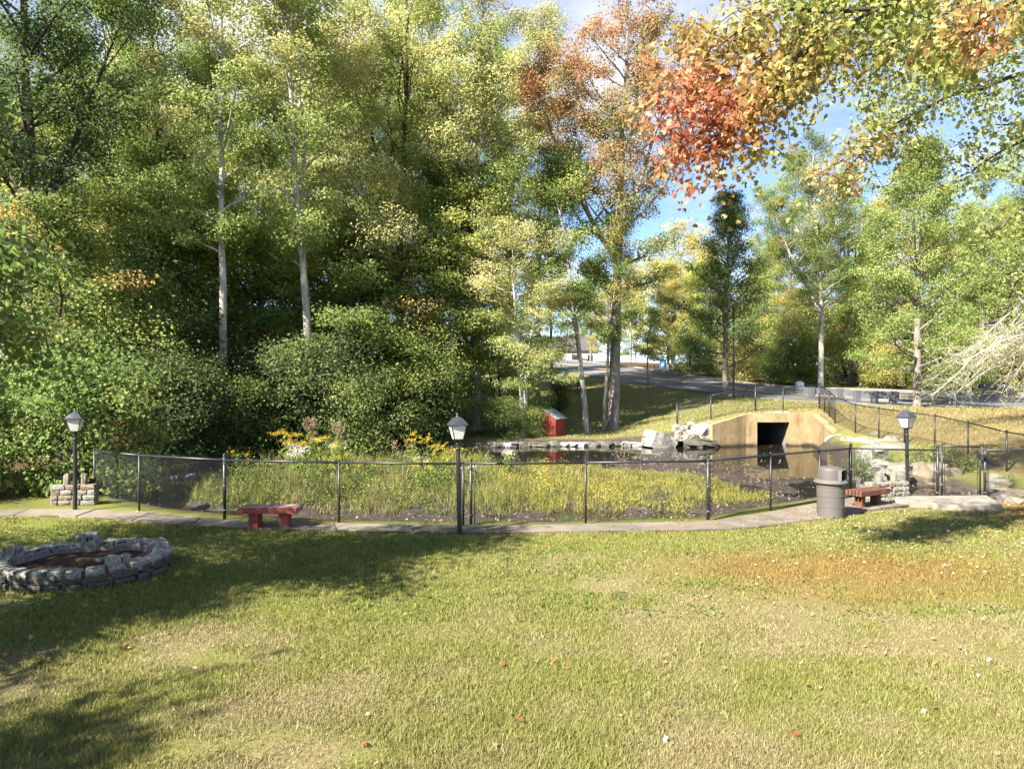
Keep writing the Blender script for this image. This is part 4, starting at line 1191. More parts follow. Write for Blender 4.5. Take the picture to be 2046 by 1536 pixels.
# ------------------------------------------------------------------ stones
def stone_mesh(name, seed, round_=.35, rough=.10, cuts=2):
    bm = bmesh.new(); bmesh.ops.create_cube(bm, size=1.0)
    bmesh.ops.subdivide_edges(bm, edges=bm.edges[:], cuts=cuts, use_grid_fill=True)
    for v in bm.verts:
        s = v.co.normalized() * .62
        v.co = v.co.lerp(s, round_)
        n = mnoise.noise_vector(v.co * 2.1 + Vector((seed * 7.7, seed * 1.3, 0)))
        n2 = mnoise.noise_vector(v.co * 5.0 + Vector((seed * 3.7, 0, seed)))
        v.co += n * rough + n2 * rough * .35
    me = bpy.data.meshes.new(name); bm.to_mesh(me); bm.free()
    for p in me.polygons: p.use_smooth = False
    return me
STONE = [stone_mesh('stone_block', i, .26, .10) for i in range(8)]
ROCK = [stone_mesh('rock', 20 + i, .5, .22, 3) for i in range(6)]
M_STONE = surf('grey_stone', [(.28, (.14, .132, .118)), (.48, (.27, .257, .23)), (.68, (.41, .39, .35))], 2.6, .92, .2, .8, 9, two=((.06, .06, .055), 1.9, .54, .66))
M_STONE_T = surf('tan_stone', [(.3, (.12, .092, .06)), (.5, (.20, .162, .115)), (.7, (.28, .24, .185))], 2.4, .92, .2, .7, 9, two=((.13, .11, .085), 2.0, .55, .7))
M_STONE_W = surf('pale_stone', [(.3, (.13, .118, .095)), (.5, (.20, .185, .155)), (.7, (.28, .26, .225))], 2.2, .92, .2, .7, 9, two=((.26, .22, .17), 2.0, .55, .7))
M_STONE_D = surf('dark_stone', [(.3, (.05, .048, .042)), (.5, (.10, .092, .08)), (.7, (.19, .175, .155))], 2.4, .92, .2, .8, 9, two=((.05, .07, .025), 1.2, .55, .72))
M_MORTAR = surf('mortar', [(.3, (.12, .10, .085)), (.5, (.20, .175, .15)), (.7, (.28, .25, .22))], 5, .95, .1, .8, 22)
M_MULCH = surf('mulch', [(.3, (.022, .014, .011)), (.5, (.055, .034, .026)), (.7, (.11, .07, .05))], 14, .95, .1, 1.0, 26)

def put_stone(parent, me, m, loc, dims, rz=0.0, tilt=(0, 0), name='stone'):
    o = link(name, me, m, parent, loc)
    o.scale = dims
    o.rotation_euler = (tilt[0], tilt[1], rz)
    return o

# ring of stones on the lawn
rr_ = random.Random(3)
cxr, cyr = at(165, 10.65), 10.72
zr = H(cxr, cyr)
ring = empty('stone_ring', (cxr, cyr, zr), 0, 'round raised bed edged with grey stones on the lawn', 'planter')
RX, RY, HT = 1.17, 1.02, .27
mb = MB()
n = 48
v, f = [], []
for (k, z) in ((1.02, -.12), (1.0, HT - .10), (.86, HT - .10), (.86, -.1)):
    for i in range(n):
        a = 2 * math.pi * i / n; j = 1 + .012 * math.sin(i * 5.1) + .01 * math.sin(i * 2.3 + k * 9)
        v.append((RX * k * j * math.cos(a), RY * k * j * math.sin(a), z))
for q in range(3):
    for i in range(n): f.append((q*n+i, q*n+(i+1)%n, (q+1)*n+(i+1)%n, (q+1)*n+i))
mb.add(v, f); mb.build('mortar_wall', M_MORTAR, ring)
a = 0.0; i = 0
while a < 2 * math.pi - .12:
    w = rr_.choice([.17, .21, .25, .28, .31]) * rr_.uniform(.85, 1.1)
    da = w / 1.13
    if a + da > 2 * math.pi: da = 2 * math.pi - a
    am = a + da / 2
    put_stone(ring, STONE[i % 8], M_STONE, (RX * .965 * math.cos(am), RY * .965 * math.sin(am), HT - .055 + rr_.uniform(-.012, .012)),
              (w * .93, .21 * rr_.uniform(.9, 1.15), .135 * rr_.uniform(.85, 1.2)), math.atan2(RY * math.cos(am), -RX * math.sin(am)) + rr_.uniform(-.06, .06), (rr_.uniform(-.06, .06), rr_.uniform(-.05, .05)))
    a += da + .02; i += 1
for row, zz in ((0, .165), (1, .03)):
    a = .1 + row * .17
    while a < 2 * math.pi + .05:
        w = rr_.choice([.2, .26, .33, .38]) * rr_.uniform(.9, 1.1); da = w / 1.15
        am = a + da / 2
        if rr_.random() < .86:
            put_stone(ring, STONE[i % 8], M_STONE_D, (RX * 1.0 * math.cos(am), RY * 1.0 * math.sin(am), zz), (w * .92, .17, .12 * rr_.uniform(.85, 1.1)), math.atan2(RY * math.cos(am), -RX * math.sin(am)), (rr_.uniform(-.04, .04), 0))
            i += 1
        a += da + .03
for am, hh, dup in ((118, .31, 1), (32, .27, 1), (-38, .29, 2), (186, .30, 1)):
    for q in range(2):
        aa = R(am + q * 8.5 - 4)
        put_stone(ring, STONE[(i + q) % 8], M_STONE_T if (dup == 2 and q == 1) else M_STONE, (RX * .93 * math.cos(aa), RY * .93 * math.sin(aa), HT + hh * .5 - .16), (.19 if q == 0 else .12, .19, hh), math.atan2(RY * math.cos(aa), -RX * math.sin(aa)), (rr_.uniform(-.06, .06), rr_.uniform(-.08, .08)))
    i += 2
v = [(0, 0, HT - .13)]; f = []
for q, k in enumerate((.35, .65, .9)):
    for j in range(32):
        a = 2 * math.pi * j / 32
        v.append((RX * k * math.cos(a), RY * k * math.sin(a), HT - .15 + .035 * mnoise.noise(Vector((3 * k * math.cos(a), 3 * k * math.sin(a), 4)))))
f += [(0, 1 + j, 1 + (j + 1) % 32) for j in range(32)]
for q in range(2): f += [(1 + q*32 + j, 1 + (q+1)*32 + j, 1 + (q+1)*32 + (j+1) % 32, 1 + q*32 + (j+1) % 32) for j in range(32)]
mb = MB(); mb.add(v, f); mb.build('mulch', M_MULCH, ring, smooth=True)
put_stone(ring, STONE[3], M_STONE_T, (.12, .12, HT - .115), (.62, .10, .06), R(4), name='buried_stone')

# low walls of stone blocks
def stone_wall(x, y, rz, wid, rows, label, m_list, name='stone_wall', seed=1):
    rg = random.Random(seed)
    root = empty(name, (x, y, H(x, y)), rz, label, 'stone wall', 'low stone walls at the ends of the fence')
    hrow = .125
    mb = MB(); mb.box((-wid/2 + .03, -.10, -.15), (wid/2 - .03, .12, rows * hrow - .02)); mb.build('mortar', M_MORTAR, root)
    k = 0
    for r in range(rows):
        xx = -wid / 2
        while xx < wid / 2 - .06:
            w = min(rg.choice([.17, .22, .28, .34]), wid / 2 - xx)
            if wid / 2 - (xx + w) < .1: w = wid / 2 - xx
            put_stone(root, STONE[k % 8], rg.choice(m_list), (xx + w / 2, -.01 + rg.uniform(-.015, .015), r * hrow + hrow / 2), (w * .92, .27, hrow * .92), rg.uniform(-.03, .03))
            xx += w; k += 1
    for q in (-.17, .2):
        put_stone(root, STONE[k % 8], m_list[0], (q * wid / .95, 0, rows * hrow + .10), (.105, .16, .30), rg.uniform(-.1, .1), (0, rg.uniform(-.06, .06))); k += 1
    return root
stone_wall(at(147, 16.7), 16.75, R(8), 1.02, 4, 'low wall of tan stone blocks behind the left lamp post', [M_STONE_W, M_STONE_T, M_STONE], seed=2)
stone_wall(9.62, 17.55, R(12), 1.15, 4, 'low wall of pale stone blocks behind the red brown bench', [M_STONE_W, M_STONE_W, M_STONE_T], seed=5)

# concrete slab before the gate
slab = empty('concrete_slab', (10.9, 16.9, 0), 0, 'pale raised concrete slab in front of the gate', 'slab')
mb = MB()
pts = [(9.25, 16.75), (10.4, 16.02), (11.5, 16.0), (12.12, 17.42), (10.0, 17.3)]
mb.add([(x, y, -.15) for x, y in pts] + [(x, y, .13) for x, y in pts], [(0, 4, 3, 2, 1), (5, 6, 7, 8, 9)] + [(i, (i+1) % 5, (i+1) % 5 + 5, i + 5) for i in range(5)])
mb.build('slab_block', M_CONC_L, slab, (-10.9, -16.9, 0), bevel=.015)

# boulders and rocks
def boulder(px, py, Y, wid, hgt, dep, k, m, label, rz=0.0, tilt=(0, 0), group=None, name='boulder', z=None):
    x = at(px, Y)
    zc = (CAM_H - (py - 768) / FPX * Y) if z is None else z
    o = link(name, ROCK[k % 6] if name != 'slab_rock' else STONE[k % 8], m, None, (x, Y, zc)); o.scale = (wid, dep, hgt); o.rotation_euler = (tilt[0], tilt[1], rz)
    tag(o, label, 'rock', group); return o
boulder(1318, 882, 35.6, 1.5, .85, 1.2, 0, M_STONE, 'big grey wedge shaped boulder at the far waterline', .3, (0, .28), name='slab_rock')
boulder(1406, 866, 36.0, 1.15, .95, 1.0, 1, M_STONE, 'big rounded grey boulder against the culvert wing wall', .6)
boulder(1400, 886, 35.6, 1.5, .5, 1.0, 2, M_STONE_D, 'long dark boulder at the waterline under the rounded boulder', .1)
rr2 = random.Random(9)
RPG = 'small stones heaped beside the culvert'
for q in range(17):
    row = q // 6
    px = 1350 + (q % 6) * 8 + rr2.uniform(-3, 3) + (2 if row else 0); py = 855 + row * 10 + rr2.uniform(-2, 2)
    boulder(px, py, 36.3 - row * .3, rr2.uniform(.28, .42), rr2.uniform(.24, .34), .35, q, rr2.choice([M_STONE_W, M_STONE, M_STONE_T, M_STONE_W]), 'small pale stone in the heap left of the culvert', rr2.uniform(0, 3), group=RPG, name='heap_stone')
for q, (px, py) in enumerate([(1380, 848), (1420, 846), (1415, 851), (1424, 856)]):
    boulder(px, py, 36.5, .35, .28, .3, q, M_STONE_W, 'small pale stone on the bank above the rounded boulder', q, group='pale stones above the rounded boulder', name='bank_stone')
SHG = 'dark rocks along the far waterline'
for q in range(15):
    px = 985 + q * 20.5 + rr2.uniform(-6, 6)
    Y = 36.2 if px > 1150 else 35.4 + .004 * (px - 950)
    boulder(px, 889, Y, rr2.uniform(.5, 1.1), rr2.uniform(.25, .42), .6, q, rr2.choice([M_STONE_D, M_STONE_D, M_STONE]), 'dark flat rock along the far waterline below the lawn', rr2.uniform(0, 3), group=SHG, name='shore_rock', z=WATER_Z + .04)
rb_ = [(1672, 884, 31.5, .9, .6, 'rounded pale rock beside the right wing wall'), (1700, 884, 30.5, 1.1, .5, 'pinkish flat rock right of the wing wall'), (1735, 888, 29.5, 1.5, .5, 'long pale rock below the bank fence'),
       (1782, 895, 27.5, 1.3, .35, 'bright flat slab rock on the bank left of the gate lamp'), (1742, 921, 25.0, .95, .9, 'rounded grey boulder among weeds behind the stone wall'), (1750, 872, 30.6, .5, .35, 'small white rock under the bank fence'),
       (1783, 882, 28.8, .55, .4, 'small white rock above the flat slab rock'), (1805, 884, 28.6, .45, .3, 'small white rock right of the gate lamp head'), (1800, 946, 22.6, 1.1, .6, 'big pale boulder behind the gate lamp pole'),
       (1856, 948, 22.2, 1.15, .7, 'big tan boulder behind the left gate post'), (1765, 945, 23.4, 1.1, .75, 'grey boulder behind the stone wall end'), (1895, 956, 22.4, .8, .6, 'tan boulder seen through the gate'),
       (1988, 958, 20.5, .55, .3, 'bright white rock right of the gate'), (1998, 966, 19.6, .5, .3, 'pale rock at the stream mouth')]
for q, (px, py, Y, w, h, lb) in enumerate(rb_):
    boulder(px, py, Y, w, h, w * .7, q, [M_STONE_W, M_STONE_T, M_STONE_W, M_STONE_W, M_STONE, M_STONE_W, M_STONE_W, M_STONE_W, M_STONE_W, M_STONE_T, M_STONE, M_STONE_T, M_STONE_W, M_STONE_W][q], lb, q * .9)
for q in range(14):
    px = rr2.uniform(1975, 2075); py = rr2.uniform(985, 1010); Y = 3.05 * FPX / (py - 768)
    boulder(px, py, Y, rr2.uniform(.35, .7), rr2.uniform(.2, .32), .45, q, rr2.choice([M_STONE_T, M_STONE, M_STONE_D]), 'rough stone at the dry stream mouth right of the slab', rr2.uniform(0, 3), group='stones at the stream mouth', name='stream_stone', z=H(at(px, Y), Y) + .04)

# ------------------------------------------------------------------ culvert
def culvert_material():
    m, N, L, b = new_mat('culvert_concrete', .92, .15)
    g = N.new('ShaderNodeNewGeometry')
    def noise(sc, st, det=6):
        mp = N.new('ShaderNodeMapping'); mp.inputs['Scale'].default_value = st; L.new(g.outputs['Position'], mp.inputs['Vector'])
        n = N.new('ShaderNodeTexNoise'); n.inputs['Scale'].default_value = sc; n.inputs['Detail'].default_value = det; n.inputs['Roughness'].default_value = .7
        L.new(mp.outputs[0], n.inputs['Vector']); return n.outputs['Fac']
    def mix(f, a, col):
        x = N.new('ShaderNodeMix'); x.data_type = 'RGBA'; L.new(f, x.inputs['Factor']); L.new(a, x.inputs['A']); x.inputs['B'].default_value = (*col, 1); return x.outputs['Result']
    def rng_(v, a, c, lo=0., hi=1.):
        r = N.new('ShaderNodeMapRange'); r.inputs['From Min'].default_value = a; r.inputs['From Max'].default_value = c; r.inputs['To Min'].default_value = lo; r.inputs['To Max'].default_value = hi; L.new(v, r.inputs['Value']); return r.outputs[0]
    base = ramp(N, [(.3, (.19, .135, .065)), (.5, (.265, .195, .10)), (.7, (.34, .265, .15))]); L.new(noise(1.3, (1, 1, 1)), base.inputs['Fac'])
    c = mix(rng_(noise(3.2, (1, 1, .12)), .52, .68, 0, .7), base.outputs['Color'], (.12, .085, .048))     # streaks below the coping
    c = mix(rng_(noise(5.5, (1, 1, .06)), .56, .62, 0, .5), c, (.30, .26, .19))                              # pale lime runs
    sp = N.new('ShaderNodeSeparateXYZ'); L.new(g.outputs['Position'], sp.inputs[0])
    ad = N.new('ShaderNodeMath'); ad.operation = 'MULTIPLY_ADD'; L.new(noise(2.5, (1, 1, 1)), ad.inputs[0]); ad.inputs[1].default_value = -.35; L.new(sp.outputs['Z'], ad.inputs[2])
    c = mix(rng_(ad.outputs[0], -.28, -.44), c, (.045, .036, .025))                                           # silt line at the water
    L.new(c, b.inputs['Base Color'])
    bp = N.new('ShaderNodeBump'); bp.inputs['Strength'].default_value = .4; bp.inputs['Distance'].default_value = .03
    L.new(noise(14, (1, 1, 1), 8), bp.inputs['Height']); L.new(bp.outputs['Normal'], b.inputs['Normal'])
    return m
M_CULV = culvert_material()
M_CULVIN = surf('culvert_inside', [(.3, (.15, .14, .12)), (.7, (.23, .215, .19))], 1.2, .9, .2, .2, 20)
cul = empty('culvert', (13.85, 36.3, WATER_Z), 0, 'tan concrete culvert with sloping wing walls under the road', 'culvert')
loc = (-13.85, -36.3, -WATER_Z)
yF, yB = 36.2, 36.72
mb = MB()
x0, x1, ox0, ox1, zt, zo = 12.43, 15.9, 13.0, 14.72, 1.40, .95
prf = [(12.43, 1.36), (12.75, 1.42), (15.6, 1.42), (15.9, 1.38)]
mb.box((x0, yF, -.9), (ox0, yB, 1.18)); mb.box((ox1, yF, -.9), (x1, yB, 1.18)); mb.box((ox0 + .001, yF + .002, zo), (ox1 - .001, yB, 1.178))
mb.add([(x0, yF, 1.18), (x1, yF, 1.18), (x1, yF, 1.38), (15.6, yF, 1.44), (12.75, yF, 1.44), (x0, yF, 1.36), (x0, yB, 1.18), (x1, yB, 1.18), (x1, yB, 1.38), (15.6, yB, 1.44), (12.75, yB, 1.44), (x0, yB, 1.36)],
       [(0, 1, 2, 3, 4, 5), (11, 10, 9, 8, 7, 6), (5, 4, 10, 11), (4, 3, 9, 10), (3, 2, 8, 9)])
mb.build('head_wall', M_CULV, cul, loc)
def wing(a, b, za, zb, t, name='wing_wall'):
    a, b = Vector((*a, 0)), Vector((*b, 0)); d = (b - a).normalized(); nn = Vector((-d.y, d.x, 0)) * t
    mb = MB()
    mb.add([(a.x, a.y, -.9), (b.x, b.y, -.9), (b.x, b.y, zb), (a.x, a.y, za), (a.x + nn.x, a.y + nn.y, -.9), (b.x + nn.x, b.y + nn.y, -.9), (b.x + nn.x, b.y + nn.y, zb), (a.x + nn.x, a.y + nn.y, za)],
           [(0, 1, 2, 3), (7, 6, 5, 4), (3, 2, 6, 7), (1, 5, 6, 2), (0, 3, 7, 4), (0, 4, 5, 1)])
    return mb.build(name, M_CULV, cul, loc)
wing((12.43, 36.21), (10.35, 35.25), 1.36, .88, -.32)
wing((15.9, 36.21), (15.25, 32.4), 1.38, .60, .36)
mb = MB(); mb.box((15.2, 32.1, -.9), (15.66, 32.4, .55)); mb.build('wing_end', M_CULV, cul, loc, bevel=.01)
mb = MB()
mb.box((ox0 - .2, yB, -.9), (ox0, 44, 1.30)); mb.box((ox1, yB, -.9), (ox1 + .2, 44, 1.30)); mb.box((ox0, yB, zo + .01), (ox1, 44, 1.298)); mb.box((ox0, yB, -.95), (ox1, 44, -.75)); mb.box((ox0, 43.8, -.75), (ox1, 43.98, zo))
mb.build('barrel', M_CULVIN, cul, loc)

# ------------------------------------------------------------------ duck hut
M_HUTR = surf('hut_red_boards', [(.3, (.20, .028, .022)), (.5, (.30, .05, .038)), (.7, (.36, .075, .06))], 3, .8, .2, .2, 20, stretch=(6, 6, 1))
M_ROOFG = surf('hut_roof', [(.3, (.14, .15, .14)), (.5, (.24, .25, .24)), (.7, (.36, .37, .36))], 5, .85, .2, .3, 20)
hx, hy = at(1096, 38.3), 38.5
hut = empty('duck_hut', (hx, hy, H(hx, hy) - .05), R(-28), 'small red wooden hut with gable roof at the far bank', 'hut')
W2, D2, E2, RZ = .72, .62, .98, 1.42
for i in range(7):
    x0 = -W2 + i * (2 * W2 / 7)
    for s in (-1, 1):
        mb = MB()
        xm = [x0 + .006, x0 + 2 * W2 / 7 - .006]
        top = [E2 + (RZ - E2) * (1 - abs(x) / W2) for x in xm]
        yy = s * D2
        v = [(xm[0], yy, 0), (xm[1], yy, 0), (xm[1], yy, top[1]), (xm[0], yy, top[0])]
        v += [(x, y - s * .03, z) for x, y, z in v]
        mb.add(v, [(0,1,2,3),(7,6,5,4),(0,4,5,1),(1,5,6,2),(2,6,7,3),(3,7,4,0)])
        mb.build('board', M_HUTR, hut)
for s in (-1, 1):
    for i in range(6):
        y0 = -D2 + i * (2 * D2 / 6)
        mb = MB(); mb.box((min(s * W2, s * (W2 - .03)), y0 + .006, 0), (max(s * W2, s * (W2 - .03)), y0 + 2 * D2 / 6 - .006, E2)); mb.build('board', M_HUTR, hut)
    mb = MB()
    e = Vector((s * (W2 + .14), 0, E2 - .09)); r = Vector((0, 0, RZ + .005)); t = Vector((0, 0, .035))
    v = []
    for yy in (-D2 - .12, D2 + .12):
        for p in (e, r, r + t, e + t): v.append((p.x, yy, p.z))
    mb.add(v, [(0,1,2,3),(7,6,5,4),(0,4,5,1),(1,5,6,2),(2,6,7,3),(3,7,4,0)]); mb.build('roof_panel', M_ROOFG, hut)

# ------------------------------------------------------------------ picnic table
M_DRED = surf('dark_red_wood', [(.3, (.07, .018, .018)), (.7, (.14, .035, .032))], 4, .8, .2, .2, 20)
tx_, ty_ = at(1140, 52.5), 52.5
tb = empty('picnic_table', (tx_, ty_, H(tx_, ty_)), R(8), 'dark red picnic table on the far lawn behind the trees', 'table')
for i in range(5):
    mb = MB(); mb.box((-.95, -.37 + i * .15, .72), (.95, -.235 + i * .15, .765)); mb.build('top_plank', M_DRED, tb)
for s in (-1, 1):
    mb = MB(); mb.box((-.95, s * .72 - .13, .42), (.95, s * .72 + .13, .46)); mb.build('seat', M_DRED, tb)
for x in (-.65, .65):
    for s in (-1, 1):
        mb = MB(); mb.tube([Vector((x, s * .62, -.05)), Vector((x, s * .25, .72))], .05, 4); mb.build('leg', M_DRED, tb)
    mb = MB(); mb.box((x + .055, -.8, .36), (x + .10, .8, .42)); mb.build('brace', M_DRED, tb)

# ------------------------------------------------------------------ guard rails
M_RAIL = surf('grey_painted_timber', [(.3, (.055, .06, .072)), (.5, (.078, .083, .096)), (.7, (.105, .11, .122))], 4, .8, .25, .2, 20)
def guard(posts, label, hh=.85):
    base = Vector((posts[0][0], posts[0][1], H(*posts[0])))
    root = empty('guard_rail', base, 0, label, 'guard rail', 'grey guard rails beside the road')
    tops = []
    for (x, y) in posts:
        z = H(x, y)
        mb = MB(); mb.box((-.19, -.13, -.2), (.19, .13, hh), Matrix.Translation((x, y, z))); o = mb.build('post', M_RAIL, root, -base, bevel=.015)
        mb = MB()
        for zz in (.6, .74): mb.tube([Vector((x, y - .145, z + zz)), Vector((x, y - .128, z + zz))], .025, 8)
        mb.build('bolt', M_BOLT, o)
        tops.append(Vector((x, y + .21, z)))
    ext = (tops[-1] - tops[0]).normalized() * .45
    pp = [tops[0] - ext] + tops[1:-1] + [tops[-1] + ext] if len(tops) > 2 else [tops[0] - ext, tops[-1] + ext]
    for a, b in zip(pp, pp[1:]):
        d = (b - a).normalized(); nn = Vector((-d.y, d.x, 0)).normalized() * .07
        mb = MB(); v = []
        for p in (a, b):
            for s in (-1, 1):
                for zz in (hh - .47, hh - .02): v.append(tuple(p + nn * s + Vector((0, 0, zz))))
        mb.add(v, [(0,1,3,2),(4,6,7,5),(0,2,6,4),(1,5,7,3),(0,4,5,1),(2,3,7,6)]); mb.build('rail', M_RAIL, root, -base)
    return root
guard([(at(1622, 46.0), 46.0), (at(1680, 45.0), 45.0), (at(1712, 44.0), 44.0), (at(1747, 43.3), 43.3), (at(1784, 42.6), 42.6)], 'grey timber guard rail with square posts above the culvert')
guard([(at(1965, 51.5), 51.5), (at(2010, 51.4), 51.4), (at(2060, 51.3), 51.3)], 'pale guard rail across the road behind the bare twigs', .75)

# ------------------------------------------------------------------ signs, boxes, poles by the road
M_WHITE = surf('white_paint', [(.3, (.62, .62, .61)), (.7, (.76, .76, .75))], 4, .6, .3, .05, 30)
M_GALV = surf('galvanised_steel', [(.3, (.34, .35, .36)), (.7, (.46, .47, .48))], 8, .5, .4, .05, 30, metal=.3)
M_MARK = surf('dark_print', [(.3, (.12, .12, .14)), (.7, (.2, .2, .22))], 8, .7, .2, 0)
M_BLUE = surf('blue_paint', [(.3, (.015, .12, .42)), (.7, (.03, .19, .55))], 4, .45, .4, .03, 30)
M_GREENP = surf('green_board', [(.3, (.06, .17, .13)), (.7, (.10, .24, .19))], 4, .6, .3, .05, 30)
M_GRN2 = surf('green_box_paint', [(.3, (.05, .09, .07)), (.7, (.08, .13, .10))], 4, .6, .3, .05, 30)
sx, sy = at(1533, 58.5), 58.8
sg = empty('road_sign', (sx, sy, H(sx, sy)), R(6), 'white rectangular road sign on a leaning pale post across the road', 'sign'); sg.rotation_euler = (0, R(-3), R(6))
mb = MB(); mb.box((-.045, -.03, -.2), (.045, .03, 1.95)); mb.build('post', M_GALV, sg)
mb = MB(); mb.box((-.21, -.045, 1.25), (.21, -.032, 1.80)); pl = mb.build('plate', M_WHITE, sg, bevel=.004)
mb = MB()
for (x0, z0, w, h) in ((-.10, 1.68, .20, .05), (-.04, 1.58, .10, .06), (-.17, 1.46, .12, .05), (.02, 1.48, .07, .08), (-.05, 1.36, .14, .05)):
    mb.box((x0, -.050, z0), (x0 + w, -.0465, z0 + h))
mb.build('print', M_MARK, pl)
mx_, my_ = at(1327, 73), 73.6
mbx = empty('mailbox', (mx_, my_, H(mx_, my_)), R(-18), 'blue street mailbox with a white label at the road bend', 'mailbox')
mb = MB()
v, f = [], []
prof = [(-.32, .25), (-.32, .95)] + [(-.32 * math.cos(t), .95 + .32 * math.sin(t)) for t in np.linspace(.2, math.pi - .2, 9)] + [(.32, .95), (.32, .25)]
k = len(prof)
for yy in (-.30, .30): v += [(x, yy, z) for x, z in prof]
mb.add(v, [tuple(range(k)), tuple(range(2 * k - 1, k - 1, -1))] + [(i, (i + 1) % k, k + (i + 1) % k, k + i) for i in range(k)]); bd = mb.build('body', M_BLUE, mbx)
mb = MB(); mb.box((-.16, -.312, .46), (.16, -.303, .74)); lb_ = mb.build('label_plate', M_WHITE, bd)
mb = MB(); mb.box((-.08, -.318, .57), (.07, -.3135, .63)); mb.build('print', M_GALV, bd)
for a_ in (-1, 1):
    for b_ in (-1, 1):
        mb = MB(); mb.box((a_ * .27 - .03, b_ * .25 - .03, -.1), (a_ * .27 + .03, b_ * .25 + .03, .25)); mb.build('leg', M_BLUE, mbx)
px_, py_ = at(1308.5, 72), 72.4
pm = empty('marker_post', (px_, py_, H(px_, py_)), 0, 'small pale marker post with white plate left of the blue mailbox', 'post')
mb = MB(); mb.box((-.04, -.04, -.1), (.04, .04, .95)); mb.build('post', M_STONE_T, pm)
mb = MB(); mb.box((-.10, -.06, .72), (.10, -.045, 1.15)); mb.build('plate', M_WHITE, pm)
M_POLE = surf('dark_pole', [(.3, (.035, .035, .038)), (.7, (.07, .07, .075))], 6, .6, .3, .1, 20)
ux, uy = at(1466, 47.0), 47.0
po = empty('street_light', (ux, uy, H(ux, uy)), 0, 'dark street light pole beside the cone shaped tree', 'pole')
mb = MB(); mb.lathe([(.10, -.2), (.10, .5), (.075, .55), (.06, 6.5), (0, 6.5)], 12); mb.build('pole', M_POLE, po)
mb = MB(); mb.tube([Vector((0, 0, 6.4)), Vector((.2, .5, 6.8)), Vector((.3, 1.4, 6.9))], .035, 6); mb.build('bracket', M_POLE, po)
mb = MB(); mb.box((.18, 1.3, 6.82), (.42, 1.95, 6.96)); mb.build('lamp_head', M_POLE, po, bevel=.03)
nx_, ny_ = at(1087, 71.5), 71.5
nb = empty('notice_board', (nx_, ny_, H(nx_, ny_)), R(4), 'green notice board between two white posts beside the road', 'sign')
for s in (-1, 1):
    mb = MB(); mb.box((s * .52 - .07, -.07, -.2), (s * .52 + .07, .07, 2.6)); mb.box((s * .52 - .09, -.09, 2.6), (s * .52 + .09, .09, 2.66)); mb.build('post', M_WHITE, nb)
for i in range(2):
    mb = MB(); mb.box((-.44 + i * .44, -.02, .95), (-.012 + i * .445, .02, 2.05)); mb.build('panel', M_GREENP, nb)
dx_, dy_ = at(1067.5, 70.8), 70.8
dp = empty('sign_post', (dx_, dy_, H(dx_, dy_)), 0, 'thin dark post left of the green notice board', 'post')
mb = MB(); mb.box((-.05, -.05, -.2), (.05, .05, 2.3)); mb.build('post', M_POLE, dp)
mb = MB(); mb.box((-.12, -.065, 2.0), (.12, -.055, 2.35)); mb.build('plate', M_GALV, dp)
qx_, qy_ = at(1131, 66), 66
gbx = empty('utility_box', (qx_, qy_, H(qx_, qy_)), R(10), 'small green utility box at the road edge beside the trees', 'box')
mb = MB(); mb.box((-.22, -.2, -.05), (.22, .2, .5)); mb.build('body', M_GRN2, gbx, bevel=.02)
mb = MB(); mb.box((-.24, -.22, .5), (.24, .22, .54)); mb.build('lid', M_GRN2, gbx)
wx_, wy_ = at(1606, 51.5), 52.2
wsn = link('white_stone', ROCK[3], M_WHITE, None, (wx_, wy_, H(wx_, wy_) + .25)); wsn.scale = (.5, .45, .85); tag(wsn, 'white painted stone on the verge left of the guard rail', 'rock')
# houses glimpsed beyond the road
M_SIDING = surf('white_siding', [(.3, (.66, .66, .65)), (.7, (.78, .78, .77))], 2, .7, .3, .1, 10)
M_ROOF2 = surf('dark_shingle', [(.3, (.05, .045, .045)), (.7, (.10, .09, .09))], 4, .9, .2, .3, 20)
M_PANE = surf('window_glass', [(.3, (.03, .035, .045)), (.7, (.06, .07, .085))], 2, .1, .5, 0)
def house(x, y, w, d, h, rz, label, wall):
    root = empty('house', (x, y, H(x, y) - .2), rz, label, 'house', 'houses beyond the road')
    mb = MB(); mb.box((-w/2, -d/2, 0), (w/2, d/2, h)); mb.add([(-w/2, -d/2, h), (-w/2, d/2, h), (-w/2, 0, h + d * .32), (w/2, -d/2, h), (w/2, d/2, h), (w/2, 0, h + d * .32)], [(0, 1, 2), (3, 5, 4)]); wl_ = mb.build('wall', wall, root)
    mb = MB()
    for s in (-1, 1):
        a = Vector((0, s * (d/2 + .4), h - .25)); b = Vector((0, 0, h + d * .32 + .02)); t = Vector((0, 0, .15))
        v = []
        for xx in (-w/2 - .3, w/2 + .3):
            for p in (a, b, b + t, a + t): v.append((xx, p.y, p.z))
        mb.add(v, [(0,1,2,3),(7,6,5,4),(0,4,5,1),(1,5,6,2),(2,6,7,3),(3,7,4,0)])
    rf = mb.build('roof', M_ROOF2, root)
    mb = MB(); mb.box((w*.2, .4, h + d*.18), (w*.2 + .8, 1.2, h + d*.32 + 1.1)); mb.build('chimney', M_STONE_D, rf)
    n = int(w // 2.6)
    for i in range(n):
        xx = -w/2 + (i + .5) * w / n
        if i == n // 2:
            mb = MB(); mb.box((xx - .5, -d/2 - .05, .2), (xx + .5, -d/2 - .003, 2.3)); mb.build('door', M_ROOF2, root)
        else:
            mb = MB(); mb.box((xx - .6, -d/2 - .06, 1.0), (xx + .6, -d/2 - .003, 2.4)); fr = mb.build('window', M_WHITE, root)
            mb = MB(); mb.box((xx - .5, -d/2 - .08, 1.1), (xx + .5, -d/2 - .062, 2.3)); mb.build('pane', M_PANE, fr)
    return root
house(at(1125, 132), 132, 12, 8, 3.2, R(5), 'white house glimpsed past the trunk beside the notice board', M_SIDING)
